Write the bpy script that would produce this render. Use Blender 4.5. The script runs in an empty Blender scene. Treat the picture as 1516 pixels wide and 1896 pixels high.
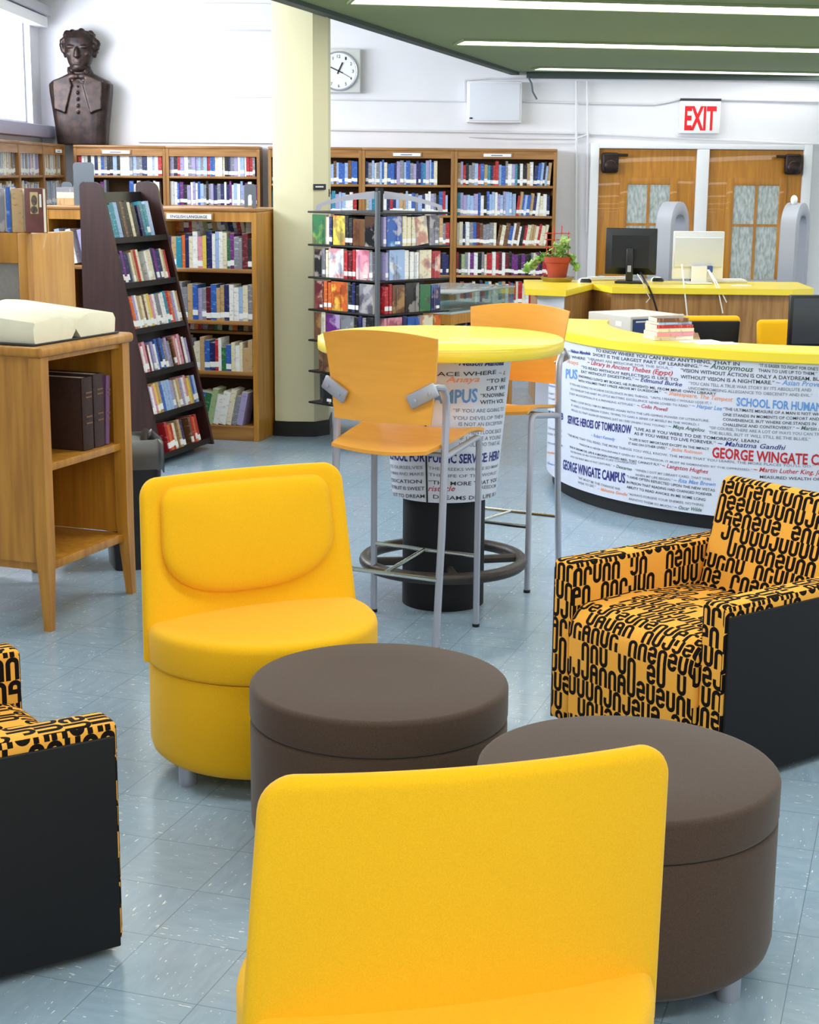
import bpy, bmesh, math, random
from mathutils import Vector, Matrix, Euler
R = math.radians
random.seed(7)
S = bpy.context.scene
COL = S.collection

# ---------------------------------------------------------------- camera
FPX, PITCH, ROLL, CH = 2950.0, R(12.0), R(0.5), 1.71
IW, IH = 1516, 1896
CAMR = Matrix.Rotation(math.pi / 2 - PITCH, 3, 'X') @ Matrix.Rotation(ROLL, 3, 'Z')
cd = bpy.data.cameras.new('camera')
cam = bpy.data.objects.new('camera', cd)
COL.objects.link(cam)
cd.sensor_fit = 'HORIZONTAL'
cd.sensor_width = 36.0
cd.lens = FPX / IW * 36.0
cd.clip_start = 0.05
cam.matrix_world = Matrix.Translation((0, 0, CH)) @ CAMR.to_4x4()
S.camera = cam


def ray(px, py):
    return CAMR @ Vector(((px - IW / 2) / FPX, -(py - IH / 2) / FPX, -1.0))


def fl(px, py, z=0.0):
    d = ray(px, py)
    return Vector((0, 0, CH)) + d * ((z - CH) / d.z)


def at(px, py, Y):
    d = ray(px, py)
    return Vector((0, 0, CH)) + d * (Y / d.y)


# ---------------------------------------------------------------- world, exposure
S.view_settings.view_transform = 'Standard'
S.view_settings.look = 'None'
S.view_settings.gamma = 1.0
S.view_settings.use_curve_mapping = False
S.view_settings.exposure = 0.36
LAMP = 8.0          # ceiling strip emission
SKY = 1.15           # daylight that comes in through the windows and the open side of the room
w = bpy.data.worlds.new('daylight')
S.world = w
w.use_nodes = True
w.node_tree.nodes['Background'].inputs[0].default_value = (0.93, 0.96, 1.0, 1)
w.node_tree.nodes['Background'].inputs[1].default_value = SKY
sl = bpy.data.lights.new('window_daylight', 'AREA')
sl.shape = 'RECTANGLE'
sl.size, sl.size_y = 1.1, 9.0
sl.energy = 520
sl.color = (0.93, 0.96, 1.0)
so = bpy.data.objects.new('window_daylight', sl)
COL.objects.link(so)
so.location = (-4.1, 11.0, 2.7)
so.rotation_euler = (0, R(-90), 0)


# ---------------------------------------------------------------- materials
def lin(c):
    out = []
    for v in c[:3]:
        v /= 255.0
        out.append(v / 12.92 if v <= 0.04045 else ((v + 0.055) / 1.055) ** 2.4)
    return (*out, 1.0)


def newmat(name):
    m = bpy.data.materials.new(name)
    m.use_nodes = True
    nt = m.node_tree
    return m, nt, nt.nodes['Principled BSDF']


def mat(name, c, rough=0.5, metal=0.0, var=0.0, scale=40.0, c2=None, stretch=(1, 1, 1), bump=0.0, spec=0.5, sheen=0.0, emit=0.0, detail=3.0, coat=0.0):
    m, nt, b = newmat(name)
    b.inputs['Base Color'].default_value = lin(c)
    b.inputs['Roughness'].default_value = rough
    b.inputs['Metallic'].default_value = metal
    b.inputs['Specular IOR Level'].default_value = spec
    if sheen:
        b.inputs['Sheen Weight'].default_value = sheen
    if coat:
        b.inputs['Coat Weight'].default_value = coat
    if emit:
        b.inputs['Emission Color'].default_value = lin(c)
        b.inputs['Emission Strength'].default_value = emit
    if var or bump:
        tc = nt.nodes.new('ShaderNodeTexCoord')
        mp = nt.nodes.new('ShaderNodeMapping')
        mp.inputs['Scale'].default_value = stretch
        nt.links.new(tc.outputs['Object'], mp.inputs[0])
        n = nt.nodes.new('ShaderNodeTexNoise')
        n.inputs['Scale'].default_value = scale
        n.inputs['Detail'].default_value = detail
        nt.links.new(mp.outputs[0], n.inputs['Vector'])
        if var:
            mx = nt.nodes.new('ShaderNodeMix')
            mx.data_type = 'RGBA'
            a = lin(c)
            d = lin(c2) if c2 else (*[x * (1 - var) for x in a[:3]], 1)
            mx.inputs[6].default_value = a
            mx.inputs[7].default_value = d
            rm = nt.nodes.new('ShaderNodeMapRange')
            rm.inputs[1].default_value = 0.35
            rm.inputs[2].default_value = 0.65
            nt.links.new(n.outputs['Fac'], rm.inputs[0])
            nt.links.new(rm.outputs[0], mx.inputs[0])
            nt.links.new(mx.outputs[2], b.inputs['Base Color'])
        if bump:
            bp = nt.nodes.new('ShaderNodeBump')
            bp.inputs['Strength'].default_value = bump
            bp.inputs['Distance'].default_value = 0.002
            nt.links.new(n.outputs['Fac'], bp.inputs['Height'])
            nt.links.new(bp.outputs[0], b.inputs['Normal'])
    return m


class N:
    """small arithmetic on shader sockets"""
    nt = None

    def __init__(s, x):
        s.x = x

    @staticmethod
    def op(kind, *a):
        n = N.nt.nodes.new('ShaderNodeMath')
        n.operation = kind
        for i, v in enumerate(a):
            if isinstance(v, N):
                v = v.x
            if isinstance(v, (int, float)):
                n.inputs[i].default_value = v
            else:
                N.nt.links.new(v, n.inputs[i])
        return N(n.outputs[0])

    def __add__(s, o): return N.op('ADD', s, o)
    def __radd__(s, o): return N.op('ADD', s, o)
    def __sub__(s, o): return N.op('SUBTRACT', s, o)
    def __rsub__(s, o): return N.op('SUBTRACT', o, s)
    def __mul__(s, o): return N.op('MULTIPLY', s, o)
    def __rmul__(s, o): return N.op('MULTIPLY', s, o)
    def __truediv__(s, o): return N.op('DIVIDE', s, o)
    def lt(s, o): return N.op('LESS_THAN', s, o)
    def gt(s, o): return N.op('GREATER_THAN', s, o)
    def abs(s): return N.op('ABSOLUTE', s)
    def floor(s): return N.op('FLOOR', s)
    def fract(s): return N.op('FRACT', s)
    def max(s, o): return N.op('MAXIMUM', s, o)
    def min(s, o): return N.op('MINIMUM', s, o)
    def sqrt(s): return N.op('SQRT', s)
    def sel(s, a, b): return s * a + (1.0 - s) * b


def combine(nt, x, y, z=0.0):
    n = nt.nodes.new('ShaderNodeCombineXYZ')
    for i, v in enumerate((x, y, z)):
        v = v.x if isinstance(v, N) else v
        if isinstance(v, (int, float)):
            n.inputs[i].default_value = v
        else:
            nt.links.new(v, n.inputs[i])
    return n.outputs[0]


def mixcol(nt, fac, a, b):
    mx = nt.nodes.new('ShaderNodeMix')
    mx.data_type = 'RGBA'
    fac = fac.x if isinstance(fac, N) else fac
    nt.links.new(fac, mx.inputs[0])
    for i, v in ((6, a), (7, b)):
        if isinstance(v, tuple):
            mx.inputs[i].default_value = v
        else:
            nt.links.new(v, mx.inputs[i])
    return mx.outputs[2]


def floor_material():
    m, nt, b = newmat('blue_grey_vinyl_tile')
    N.nt = nt
    tc = nt.nodes.new('ShaderNodeTexCoord')
    sp = nt.nodes.new('ShaderNodeSeparateXYZ')
    nt.links.new(tc.outputs['Object'], sp.inputs[0])
    x, y = N(sp.outputs[0]), N(sp.outputs[1])
    c, s = math.cos(R(18)), math.sin(R(18))
    u = (x * c - y * s) / 0.234 + 0.81
    v = (x * s + y * c) / 0.246 - 0.26
    cu, cv = u.floor(), v.floor()
    fu, fv = u.fract(), v.fract()
    eu = (fu - 0.5).abs()
    ev = (fv - 0.5).abs()
    line = (eu.max(ev)).gt(0.4955)
    wn = nt.nodes.new('ShaderNodeTexWhiteNoise')
    wn.noise_dimensions = '2D'
    nt.links.new(combine(nt, cu, cv), wn.inputs['Vector'])
    rnd = N(wn.outputs['Value'])
    turn = ((cu + cv) * 0.5).fract().gt(0.25)
    # streaks run along one side of each tile and turn from tile to tile
    a1 = turn.sel(fu, fv)
    a2 = turn.sel(fv, fu)
    n1 = nt.nodes.new('ShaderNodeTexNoise')
    n1.inputs['Scale'].default_value = 1.0
    n1.inputs['Detail'].default_value = 2.0
    nt.links.new(combine(nt, a1 * 44.0 + rnd * 91.0, a2 * 8.5 + rnd * 37.0, cu * 3.3 + cv * 7.7), n1.inputs['Vector'])
    fleck = N(n1.outputs['Fac']).gt(0.70)
    n2 = nt.nodes.new('ShaderNodeTexNoise')
    n2.inputs['Scale'].default_value = 1.0
    n2.inputs['Detail'].default_value = 4.0
    nt.links.new(combine(nt, a1 * 12.0 + rnd * 51.0, a2 * 3.0 + rnd * 17.0, cu * 1.3 + cv * 5.1), n2.inputs['Vector'])
    base = mixcol(nt, N(n2.outputs['Fac']), lin((130, 154, 173)), lin((158, 180, 197)))
    tint = mixcol(nt, rnd * 0.35, base, lin((148, 168, 182)))
    c1 = mixcol(nt, fleck * 0.9, tint, lin((236, 238, 232)))
    c2 = mixcol(nt, line * 0.6, c1, lin((70, 84, 98)))
    nt.links.new(c2, b.inputs['Base Color'])
    b.inputs['Roughness'].default_value = 0.16
    b.inputs['Specular IOR Level'].default_value = 0.42
    n3 = nt.nodes.new('ShaderNodeTexNoise')
    n3.inputs['Scale'].default_value = 7.0
    nt.links.new(tc.outputs['Object'], n3.inputs['Vector'])
    bp = nt.nodes.new('ShaderNodeBump')
    bp.inputs['Strength'].default_value = 0.06
    bp.inputs['Distance'].default_value = 0.01
    nt.links.new(n3.outputs['Fac'], bp.inputs['Height'])
    nt.links.new(bp.outputs[0], b.inputs['Normal'])
    return m


def letter_fabric():
    """orange upholstery woven with rows of black upside-down letter shapes"""
    m, nt, b = newmat('orange_letter_fabric')
    N.nt = nt
    uv = nt.nodes.new('ShaderNodeUVMap')
    sp = nt.nodes.new('ShaderNodeSeparateXYZ')
    nt.links.new(uv.outputs[0], sp.inputs[0])
    H, W, bx, st = 0.060, 0.0400, 0.0116, 0.0062
    V = N(sp.outputs[1]) / H + 50.0
    r = V.floor()
    fv = V.fract()
    wr = nt.nodes.new('ShaderNodeTexWhiteNoise')
    wr.noise_dimensions = '1D'
    nt.links.new(r.x, wr.inputs['W'])
    U = N(sp.outputs[0]) / W + N(wr.outputs['Value']) * 3.0 + 50.0
    c = U.floor()
    fu = U.fract()

    def rnd(k):
        q = nt.nodes.new('ShaderNodeTexWhiteNoise')
        q.noise_dimensions = '3D'
        nt.links.new(combine(nt, c, r, k * 7.31), q.inputs['Vector'])
        s = nt.nodes.new('ShaderNodeSeparateColor')
        nt.links.new(q.outputs['Color'], s.inputs[0])
        return N(q.outputs['Value']), N(s.outputs[0]), N(s.outputs[1]), N(s.outputs[2])
    a0, a1, a2, a3 = rnd(1.0)
    b0, b1, b2, b3 = rnd(2.0)
    x = (fu - 0.5) * W
    y = fv * H
    yc = (y - H / 2).abs()
    dy = (yc - (H / 2 - bx - st)).max(0.0)
    dcap = ((x * x + dy * dy).sqrt() - bx).abs()
    dbar = (x.abs() - bx).abs()
    up = y.gt(H / 2)
    kind_n, kind_s = a0.lt(0.38), a0.gt(0.74) * a0.lt(0.90)
    kind_u = a0.gt(0.38) * a0.lt(0.74)
    round_end = up.sel(kind_n.max(kind_s), kind_u.max(kind_s))
    d = round_end.sel(dcap, dbar)
    right = x.gt(0.0)
    cut_u = right.sel(kind_n * a2.lt(0.12), kind_s.max(kind_u * a3.lt(0.14)))
    cut_d = right.sel(kind_s.max(kind_n * b0.lt(0.16)), kind_u * b1.lt(0.12))
    near_end = yc.gt(H / 2 - bx - st)
    cut = up.sel(cut_u, cut_d) * (1.0 - near_end * round_end)
    ink = d.lt(st) * (1.0 - cut) * (1.0 - a0.gt(0.90))
    bar_mid = yc.lt(st) * x.abs().lt(bx + st) * kind_s.max(kind_n * b2.lt(0.14))
    straight = a0.gt(0.90)
    bar_centre = x.abs().lt(st) * straight
    ink = ink.max(bar_mid).max(bar_centre)
    blank = a1.gt(0.90)
    ink = ink * (1.0 - blank)
    n = nt.nodes.new('ShaderNodeTexNoise')
    n.inputs['Scale'].default_value = 700.0
    tc = nt.nodes.new('ShaderNodeTexCoord')
    nt.links.new(tc.outputs['Object'], n.inputs['Vector'])
    org = mixcol(nt, N(n.outputs['Fac']), lin((230, 156, 50)), lin((250, 186, 84)))
    col = mixcol(nt, ink, org, lin((20, 15, 14)))
    nt.links.new(col, b.inputs['Base Color'])
    b.inputs['Roughness'].default_value = 0.9
    b.inputs['Specular IOR Level'].default_value = 0.15
    return m


def wood(name, c1, c2, rough=0.4, axis='z', coat=0.15):
    st = {'z': (14, 14, 1.2), 'x': (1.2, 14, 14), 'y': (14, 1.2, 14)}[axis]
    return mat(name, c1, rough, var=1.0, c2=c2, scale=2.2, stretch=st, detail=6.0, coat=coat, bump=0.05)


def glass(name, tint=(235, 245, 245), alpha=0.82, rough=0.03):
    m, nt, b = newmat(name)
    t = nt.nodes.new('ShaderNodeBsdfTransparent')
    t.inputs[0].default_value = lin(tint)
    g = nt.nodes.new('ShaderNodeBsdfGlossy')
    g.inputs['Roughness'].default_value = rough
    x = nt.nodes.new('ShaderNodeMixShader')
    x.inputs[0].default_value = 1 - alpha
    nt.links.new(t.outputs[0], x.inputs[1])
    nt.links.new(g.outputs[0], x.inputs[2])
    nt.links.new(x.outputs[0], nt.nodes['Material Output'].inputs['Surface'])
    return m


M = dict(
    floor=floor_material(),
    letters=letter_fabric(),
    wall=mat('white_wall_paint', (234, 233, 237), 0.75, var=0.03, scale=3),
    trim=mat('white_gloss_paint', (236, 236, 238), 0.45),
    upceil=mat('cream_ceiling_paint', (236, 234, 218), 0.8),
    green=mat('green_ceiling', (146, 162, 118), 0.85, var=0.12, scale=120),
    greendark=mat('dark_green_ceiling_edge', (70, 82, 76), 0.7),
    pillar=mat('cream_pillar_paint', (222, 216, 178), 0.55),
    black=mat('black_rubber_base', (14, 14, 15), 0.5),
    blackm=mat('black_powder_coat', (16, 16, 18), 0.45, spec=0.4),
    ring=mat('dark_brown_metal', (66, 58, 54), 0.42, metal=0.3, var=0.3, scale=30),
    yellow=mat('yellow_wool_seat', (242, 184, 24), 0.92, var=0.10, scale=420, sheen=0.12, spec=0.15, bump=0.15),
    brown=mat('dark_brown_wool', (82, 66, 56), 0.95, var=0.28, scale=420, sheen=0.15, spec=0.12, bump=0.15),
    slate=mat('dark_slate_vinyl', (23, 24, 28), 0.62, var=0.2, scale=300, spec=0.3),
    lam=mat('yellow_laminate', (250, 222, 62), 0.3, coat=0.1),
    ply=mat('orange_maple_plywood', (240, 168, 62), 0.38, var=0.06, scale=6, stretch=(1, 8, 8)),
    alu=mat('silver_painted_steel', (176, 178, 190), 0.35, metal=0.55),
    chrome=mat('chrome', (215, 212, 205), 0.15, metal=1.0),
    wrap=mat('pale_printed_panel', (214, 219, 234), 0.45, spec=0.35),
    oak=wood('oak_bookcase', (172, 122, 62), (146, 98, 44)),
    oakx=wood('oak_shelf_board', (172, 122, 62), (146, 98, 44), axis='x'),
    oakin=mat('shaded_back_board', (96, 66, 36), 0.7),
    honey=wood('honey_birch', (212, 158, 80), (192, 136, 60)),
    honeyd=wood('honey_oak_worn', (196, 138, 50), (168, 112, 34)),
    doorw=wood('amber_door_wood', (196, 132, 32), (172, 108, 16), coat=0.3),
    pan=wood('brown_desk_veneer', (176, 130, 76), (142, 98, 50)),
    walnut=wood('dark_walnut', (64, 32, 28), (46, 20, 18), rough=0.45),
    grey=mat('grey_felt_panel', (140, 136, 130), 0.9, var=0.12, scale=60),
    gmetal=mat('grey_bookend_metal', (92, 98, 104), 0.45, metal=0.3),
    bronze=mat('dark_bronze', (58, 40, 34), 0.42, metal=0.5, var=0.5, c2=(32, 24, 24), scale=16, bump=0.3),
    page=mat('book_pages', (226, 220, 200), 0.8, var=0.1, scale=200, stretch=(1, 1, 8)),
    pagew=mat('open_book_pages', (238, 232, 206), 0.7, var=0.06, scale=12),
    wlabel=mat('white_spine_label', (240, 240, 236), 0.5),
    frost=mat('frosted_door_glass', (196, 202, 200), 0.18, var=0.25, scale=14, c2=(150, 160, 152), stretch=(3, 1, 1), spec=0.6),
    light=mat('lit_diffuser', (255, 255, 252), 0.5, emit=LAMP),
    dimlight=mat('softly_lit_diffuser', (255, 255, 252), 0.5, emit=LAMP * 0.45),
    clear=glass('clear_glass'),
    pane=glass('window_glass', (250, 252, 255), 0.95),
    acry=glass('clear_acrylic', (235, 240, 248), 0.8),
    red=mat('exit_red', (226, 20, 30), 0.5),
    white=mat('white_plastic', (236, 236, 234), 0.4),
    offw=mat('beige_computer_plastic', (212, 208, 196), 0.5),
    bluep=mat('blue_front_panel', (40, 66, 118), 0.4),
    gate=mat('grey_gate_plastic', (160, 163, 174), 0.45),
    terra=mat('terracotta', (168, 66, 36), 0.8, var=0.15, scale=12),
    leaf=mat('green_leaf', (96, 150, 60), 0.5, var=0.35, c2=(170, 196, 110), scale=18),
    redw=mat('red_painted_wire', (206, 60, 50), 0.5),
    bag=glass('grey_bin_liner', (96, 96, 100), 0.82, 0.3),
    dark=mat('near_black_plastic', (20, 22, 26), 0.35),
    screen=mat('dark_screen', (52, 62, 74), 0.2),
    paper=mat('white_paper', (240, 240, 240), 0.7),
    ink=mat('print_black', (38, 40, 52), 0.6),
    inkg=mat('print_grey', (120, 124, 136), 0.6),
    inkn=mat('print_navy', (32, 40, 122), 0.6),
    inkr=mat('print_red', (188, 30, 44), 0.6),
    inko=mat('print_orange', (240, 150, 96), 0.6),
    inkb=mat('print_sky_blue', (96, 150, 216), 0.6),
    inkt=mat('print_green', (54, 96, 70), 0.6),
)

# ---------------------------------------------------------------- mesh building


class MB:
    def __init__(s):
        s.v, s.f, s.m = [], [], []

    def add(s, vs, fs, mi=0, T=None):
        o = len(s.v)
        for p in vs:
            p = Vector(p)
            s.v.append(T @ p if T else p)
        for f in fs:
            s.f.append([i + o for i in f])
            s.m.append(mi)
        return s

    def box(s, x0, x1, y0, y1, z0, z1, mi=0, T=None):
        vs = [(x, y, z) for x in (x0, x1) for y in (y0, y1) for z in (z0, z1)]
        return s.add(vs, [(0, 1, 3, 2), (4, 6, 7, 5), (0, 4, 5, 1), (2, 3, 7, 6), (0, 2, 6, 4), (1, 5, 7, 3)], mi, T)

    def rbox(s, x0, x1, y0, y1, z0, z1, r=0.01, seg=3, mi=0, T=None):
        bm = bmesh.new()
        bmesh.ops.create_cube(bm, size=1)
        for p in bm.verts:
            p.co = Vector(((x0 + x1) / 2 + p.co.x * (x1 - x0), (y0 + y1) / 2 + p.co.y * (y1 - y0), (z0 + z1) / 2 + p.co.z * (z1 - z0)))
        bmesh.ops.bevel(bm, geom=bm.edges[:], offset=r, segments=seg, profile=0.5, affect='EDGES')
        return s.frombm(bm, mi, T)

    def frombm(s, bm, mi=0, T=None):
        bm.verts.index_update()
        s.add([p.co.copy() for p in bm.verts], [[q.index for q in f.verts] for f in bm.faces], mi, T)
        bm.free()
        return s

    def loft(s, rings, mi=0, cap=(True, True), closed=True, T=None):
        n = len(rings[0])
        vs = [p for r in rings for p in r]
        fs = []
        for k in range(len(rings) - 1):
            for i in range(n if closed else n - 1):
                j = (i + 1) % n
                fs.append((k * n + i, k * n + j, (k + 1) * n + j, (k + 1) * n + i))
        if cap[0]:
            fs.append(tuple(range(n - 1, -1, -1)))
        if cap[1]:
            fs.append(tuple((len(rings) - 1) * n + i for i in range(n)))
        return s.add(vs, fs, mi, T)

    def lathe(s, prof, n=32, c=(0, 0), mi=0, T=None, cap=(True, True)):
        rings = [[(c[0] + r * math.cos(2 * math.pi * i / n), c[1] + r * math.sin(2 * math.pi * i / n), z) for i in range(n)] for r, z in prof]
        return s.loft(rings, mi, cap, T=T)

    def cyl(s, p0, p1, r0, r1=None, n=14, mi=0, T=None):
        p0, p1 = Vector(p0), Vector(p1)
        return s.tube([p0, p1], r0, n, mi=mi, T=T, r_end=r1)

    def tube(s, path, r, n=10, mi=0, closed=False, T=None, r_end=None):
        path = [Vector(p) for p in path]
        k = len(path)
        rings = []
        up = None
        for i, p in enumerate(path):
            a = path[(i - 1) % k] if (i > 0 or closed) else p
            b = path[(i + 1) % k] if (i < k - 1 or closed) else p
            d = (b - a).normalized()
            if up is None:
                up = Vector((0, 0, 1)) if abs(d.z) < 0.9 else Vector((1, 0, 0))
            e1 = up - d * up.dot(d)
            e1.normalize()
            up = e1
            e2 = d.cross(e1)
            rr = r if r_end is None else r + (r_end - r) * i / (k - 1)
            rings.append([p + e1 * rr * math.cos(2 * math.pi * j / n) + e2 * rr * math.sin(2 * math.pi * j / n) for j in range(n)])
        if closed:
            rings.append(rings[0])
            return s.loft(rings, mi, (False, False), T=T)
        return s.loft(rings, mi, T=T)

    def prism(s, poly, z0, z1, mi=0, T=None):
        n = len(poly)
        return s.loft([[(x, y, z0) for x, y in poly], [(x, y, z1) for x, y in poly]], mi, T=T)

    def ell(s, c, r, nu=16, nv=10, mi=0, T=None):
        rings = []
        for k in range(1, nv):
            a = math.pi * k / nv
            rings.append([(c[0] + r[0] * math.sin(a) * math.cos(2 * math.pi * i / nu), c[1] + r[1] * math.sin(a) * math.sin(2 * math.pi * i / nu), c[2] - r[2] * math.cos(a)) for i in range(nu)])
        o = len(s.v)
        s.loft(rings, mi, (False, False), T=T)
        top = Vector((c[0], c[1], c[2] + r[2]))
        bot = Vector((c[0], c[1], c[2] - r[2]))
        s.v += [T @ bot if T else bot, T @ top if T else top]
        b, t = len(s.v) - 2, len(s.v) - 1
        last = o + (nv - 2) * nu
        for i in range(nu):
            j = (i + 1) % nu
            s.f += [[b, o + j, o + i], [t, last + i, last + j]]
            s.m += [mi, mi]
        return s

    def mesh(s, name, mats, sharp=35, uvf=None):
        me = bpy.data.meshes.new(name)
        me.from_pydata([tuple(p) for p in s.v], [], s.f)
        for m in (mats if isinstance(mats, (list, tuple)) else [mats]):
            me.materials.append(m)
        me.polygons.foreach_set('material_index', s.m)
        me.polygons.foreach_set('use_smooth', [True] * len(s.f))
        bm = bmesh.new()
        bm.from_mesh(me)
        bmesh.ops.recalc_face_normals(bm, faces=bm.faces[:])
        bm.to_mesh(me)
        bm.free()
        me.set_sharp_from_angle(angle=R(sharp))
        if uvf:
            lay = me.uv_layers.new(name='UVMap')
            for p in me.polygons:
                for li in p.loop_indices:
                    lay.data[li].uv = uvf(me.vertices[me.loops[li].vertex_index].co, p.normal)
        me.update()
        return me

    def build(s, name, mats, parent=None, sharp=35, uvf=None, loc=None, rot=None):
        o = bpy.data.objects.new(name, s.mesh(name, mats, sharp, uvf))
        COL.objects.link(o)
        if parent:
            o.parent = parent
        if loc is not None:
            o.location = loc
        if rot is not None:
            o.rotation_euler = rot
        return o


def tag(o, label, cat, group=None):
    o['label'] = label
    o['category'] = cat
    if group:
        o['group'] = group
    return o


def thing(name, label, cat, loc=(0, 0, 0), rot=(0, 0, 0), group=None):
    o = bpy.data.objects.new(name, None)
    o.empty_display_size = 0.05
    COL.objects.link(o)
    o.location = loc
    o.rotation_euler = rot if isinstance(rot, (tuple, list, Euler)) else (0, 0, rot)
    return tag(o, label, cat, group)


def struct(o):
    o['kind'] = 'structure'
    return o


def copy_tree(o, parent=None):
    c = o.copy()
    COL.objects.link(c)
    c.parent = parent
    for ch in list(o.children):
        copy_tree(ch, c)
    return c


def rot2(v, a):
    return Vector((v[0] * math.cos(a) - v[1] * math.sin(a), v[0] * math.sin(a) + v[1] * math.cos(a)))


# ---------------------------------------------------------------- lettering
TEXT_JOBS = []


def text_mesh_jobs(jobs):
    """jobs: [(string, shear, bold offset)] -> [(verts, faces, width, cap height)] from the built-in font"""
    objs = []
    for t, sh, bold in jobs:
        cu = bpy.data.curves.new('txt', 'FONT')
        cu.body = t
        cu.size = 1.0
        cu.shear = sh
        cu.offset = bold
        cu.resolution_u = 2
        o = bpy.data.objects.new('txt', cu)
        COL.objects.link(o)
        objs.append(o)
    dg = bpy.context.evaluated_depsgraph_get()
    dg.update()
    out = []
    for o in objs:
        me = bpy.data.meshes.new_from_object(o.evaluated_get(dg))
        vs = [v.co.copy() for v in me.vertices]
        fs = [list(p.vertices) for p in me.polygons]
        xs = [v.x for v in vs] or [0, 1]
        x0, x1 = min(xs), max(xs)
        for v in vs:
            v.x = (v.x - x0) / max(1e-6, x1 - x0)
            v.y /= 0.72
        out.append((vs, fs))
        bpy.data.meshes.remove(me)
        cu = o.data
        bpy.data.objects.remove(o)
        bpy.data.curves.remove(cu)
    return out
# ================================================================ the room
YW = 16.35            # back wall
XL = -3.70            # window wall
struct(MB().box(-7, 10, -3, YW + 0.2, -0.08, 0).build('floor', M['floor']))
struct(MB().box(XL - 0.2, 10, YW, YW + 0.2, 0, 3.6).build('wall_back', M['wall']))
lw = MB()
lw.box(XL - 0.2, XL, -3, YW, 0, 2.14)
lw.box(XL - 0.2, XL, -3, YW, 3.16, 3.6)
lw.box(XL - 0.2, XL, 15.97, YW, 2.14, 3.16)
lw.box(XL - 0.2, XL, -3, 4.0, 2.14, 3.16)
struct(lw.build('wall_left', M['wall']))
struct(MB().box(XL - 0.2, 10, -3, YW + 0.2, 3.46, 3.6).build('ceiling', M['upceil']))
struct(MB().rbox(XL, 4, YW - 0.14, YW - 0.001, 3.40, 3.459, 0.01).build('trim_1', M['upceil']))

# window wall: sill, valance, panes
win = struct(MB().box(XL - 0.12, XL - 0.1, 4.0, 15.97, 2.16, 3.14).build('window_1', M['pane']))
wf = MB()
for y in (4.0, 6.2, 8.4, 10.6, 12.8, 14.9, 15.94):
    wf.box(XL - 0.14, XL - 0.06, y - 0.012 if y != 14.9 else y - 0.004, y + 0.03 if y != 14.9 else y + 0.006, 2.14, 3.16)
wf.box(XL - 0.14, XL - 0.06, 4.0, 15.97, 2.14, 2.17)
wf.box(XL - 0.14, XL - 0.06, 4.0, 15.97, 3.13, 3.16)
wf.build('window_frame', M['gate'], win)
struct(MB().rbox(XL + 0.001, XL + 0.13, 4.0, YW - 0.01, 2.02, 2.14, 0.008).build('window_sill', mat('lavender_grey_sill', (176, 174, 200), 0.5)))
struct(MB().rbox(XL + 0.001, XL + 0.16, 4.0, YW - 0.12, 3.18, 3.27, 0.008).build('trim_2', mat('grey_blind_box', (176, 174, 182), 0.5)))
struct(MB().box(XL + 0.001, XL + 0.12, 4.0, YW - 0.12, 3.075, 3.17).build('trim_3', M['trim']))

# the lower green ceiling on the door side with its slanted edge
def edge_x(y): return -0.70 + (y - 9.78) * 0.262
poly = [(edge_x(YW) + 0.0, YW), (10, YW), (10, -3), (edge_x(-3), -3)]
struct(MB().prism(poly, 2.70, 2.86).build('ceiling_lower', M['green']))
edge = MB()
a, b = Vector((edge_x(-3), -3, 0)), Vector((edge_x(YW - 0.005), YW - 0.005, 0))
d = (b - a).normalized()
nrm = Vector((-d.y, d.x, 0))
edge.prism([(a + nrm * 0.05).xy, (b + nrm * 0.05).xy, (b - nrm * 0.03).xy, (a - nrm * 0.03).xy], 2.672, 2.90)
struct(edge.build('trim_4', M['greendark']))
struct(MB().box(edge_x(YW) + 0.1, 9.9, YW - 0.09, YW - 0.001, 2.64, 2.699).build('trim_5', M['greendark']))

# ceiling strip lights
SD = Vector((0.9865, 0.1637, 0))
SN = Vector((-0.1637, 0.9865, 0))
def strip_light(x, y, length, width, label, m='light'):
    t = thing('ceiling_light', label, 'ceiling light', (x, y, 2.70), math.atan2(SD.y, SD.x), 'long strip lights in the green ceiling')
    MB().box(0.02, length - 0.02, -width / 2, width / 2, -0.012, -0.002).build('diffuser', M[m], t)
    f = MB()
    f.box(0, length, -width / 2 - 0.03, -width / 2, -0.016, -0.001)
    f.box(0, length, width / 2, width / 2 + 0.03, -0.016, -0.001)
    f.box(0, 0.02, -width / 2, width / 2, -0.016, -0.001)
    f.box(length - 0.02, length, -width / 2, width / 2, -0.016, -0.001)
    f.build('frame', M['green'], t)
strip_light(1.15, 15.62, 3.05, 0.30, 'thin lit strip set in the green ceiling, closest to the door wall', 'dimlight')
strip_light(0.34, 12.62, 5.5, 0.36, 'lit strip in the green ceiling, second one out from the door wall')
strip_light(-0.36, 9.62, 6.0, 0.40, 'wide lit strip at the top of the photo, third one out from the door wall')
for y0 in (6.6, 3.6, 0.6, -1.8):
    strip_light(edge_x(y0) + 0.55, y0, 6.0, 0.40, 'lit strip in the green ceiling over the lounge chairs, outside the photo')

# two unseen strips added on the high ceiling to brighten the upper wall
for y0 in (6.0, 9.5):
    t = thing('ceiling_light', 'added strip light on the high white ceiling near the windows, out of view', 'ceiling light', (-2.3, y0, 3.459), R(90), 'added strip lights on the high ceiling')
    MB().box(0.0, 2.4, -0.12, 0.12, -0.06, -0.04).build('diffuser', M['light'], t)
    MB().box(0.0, 2.4, -0.15, 0.15, -0.039, -0.001).build('frame', M['white'], t)

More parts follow.
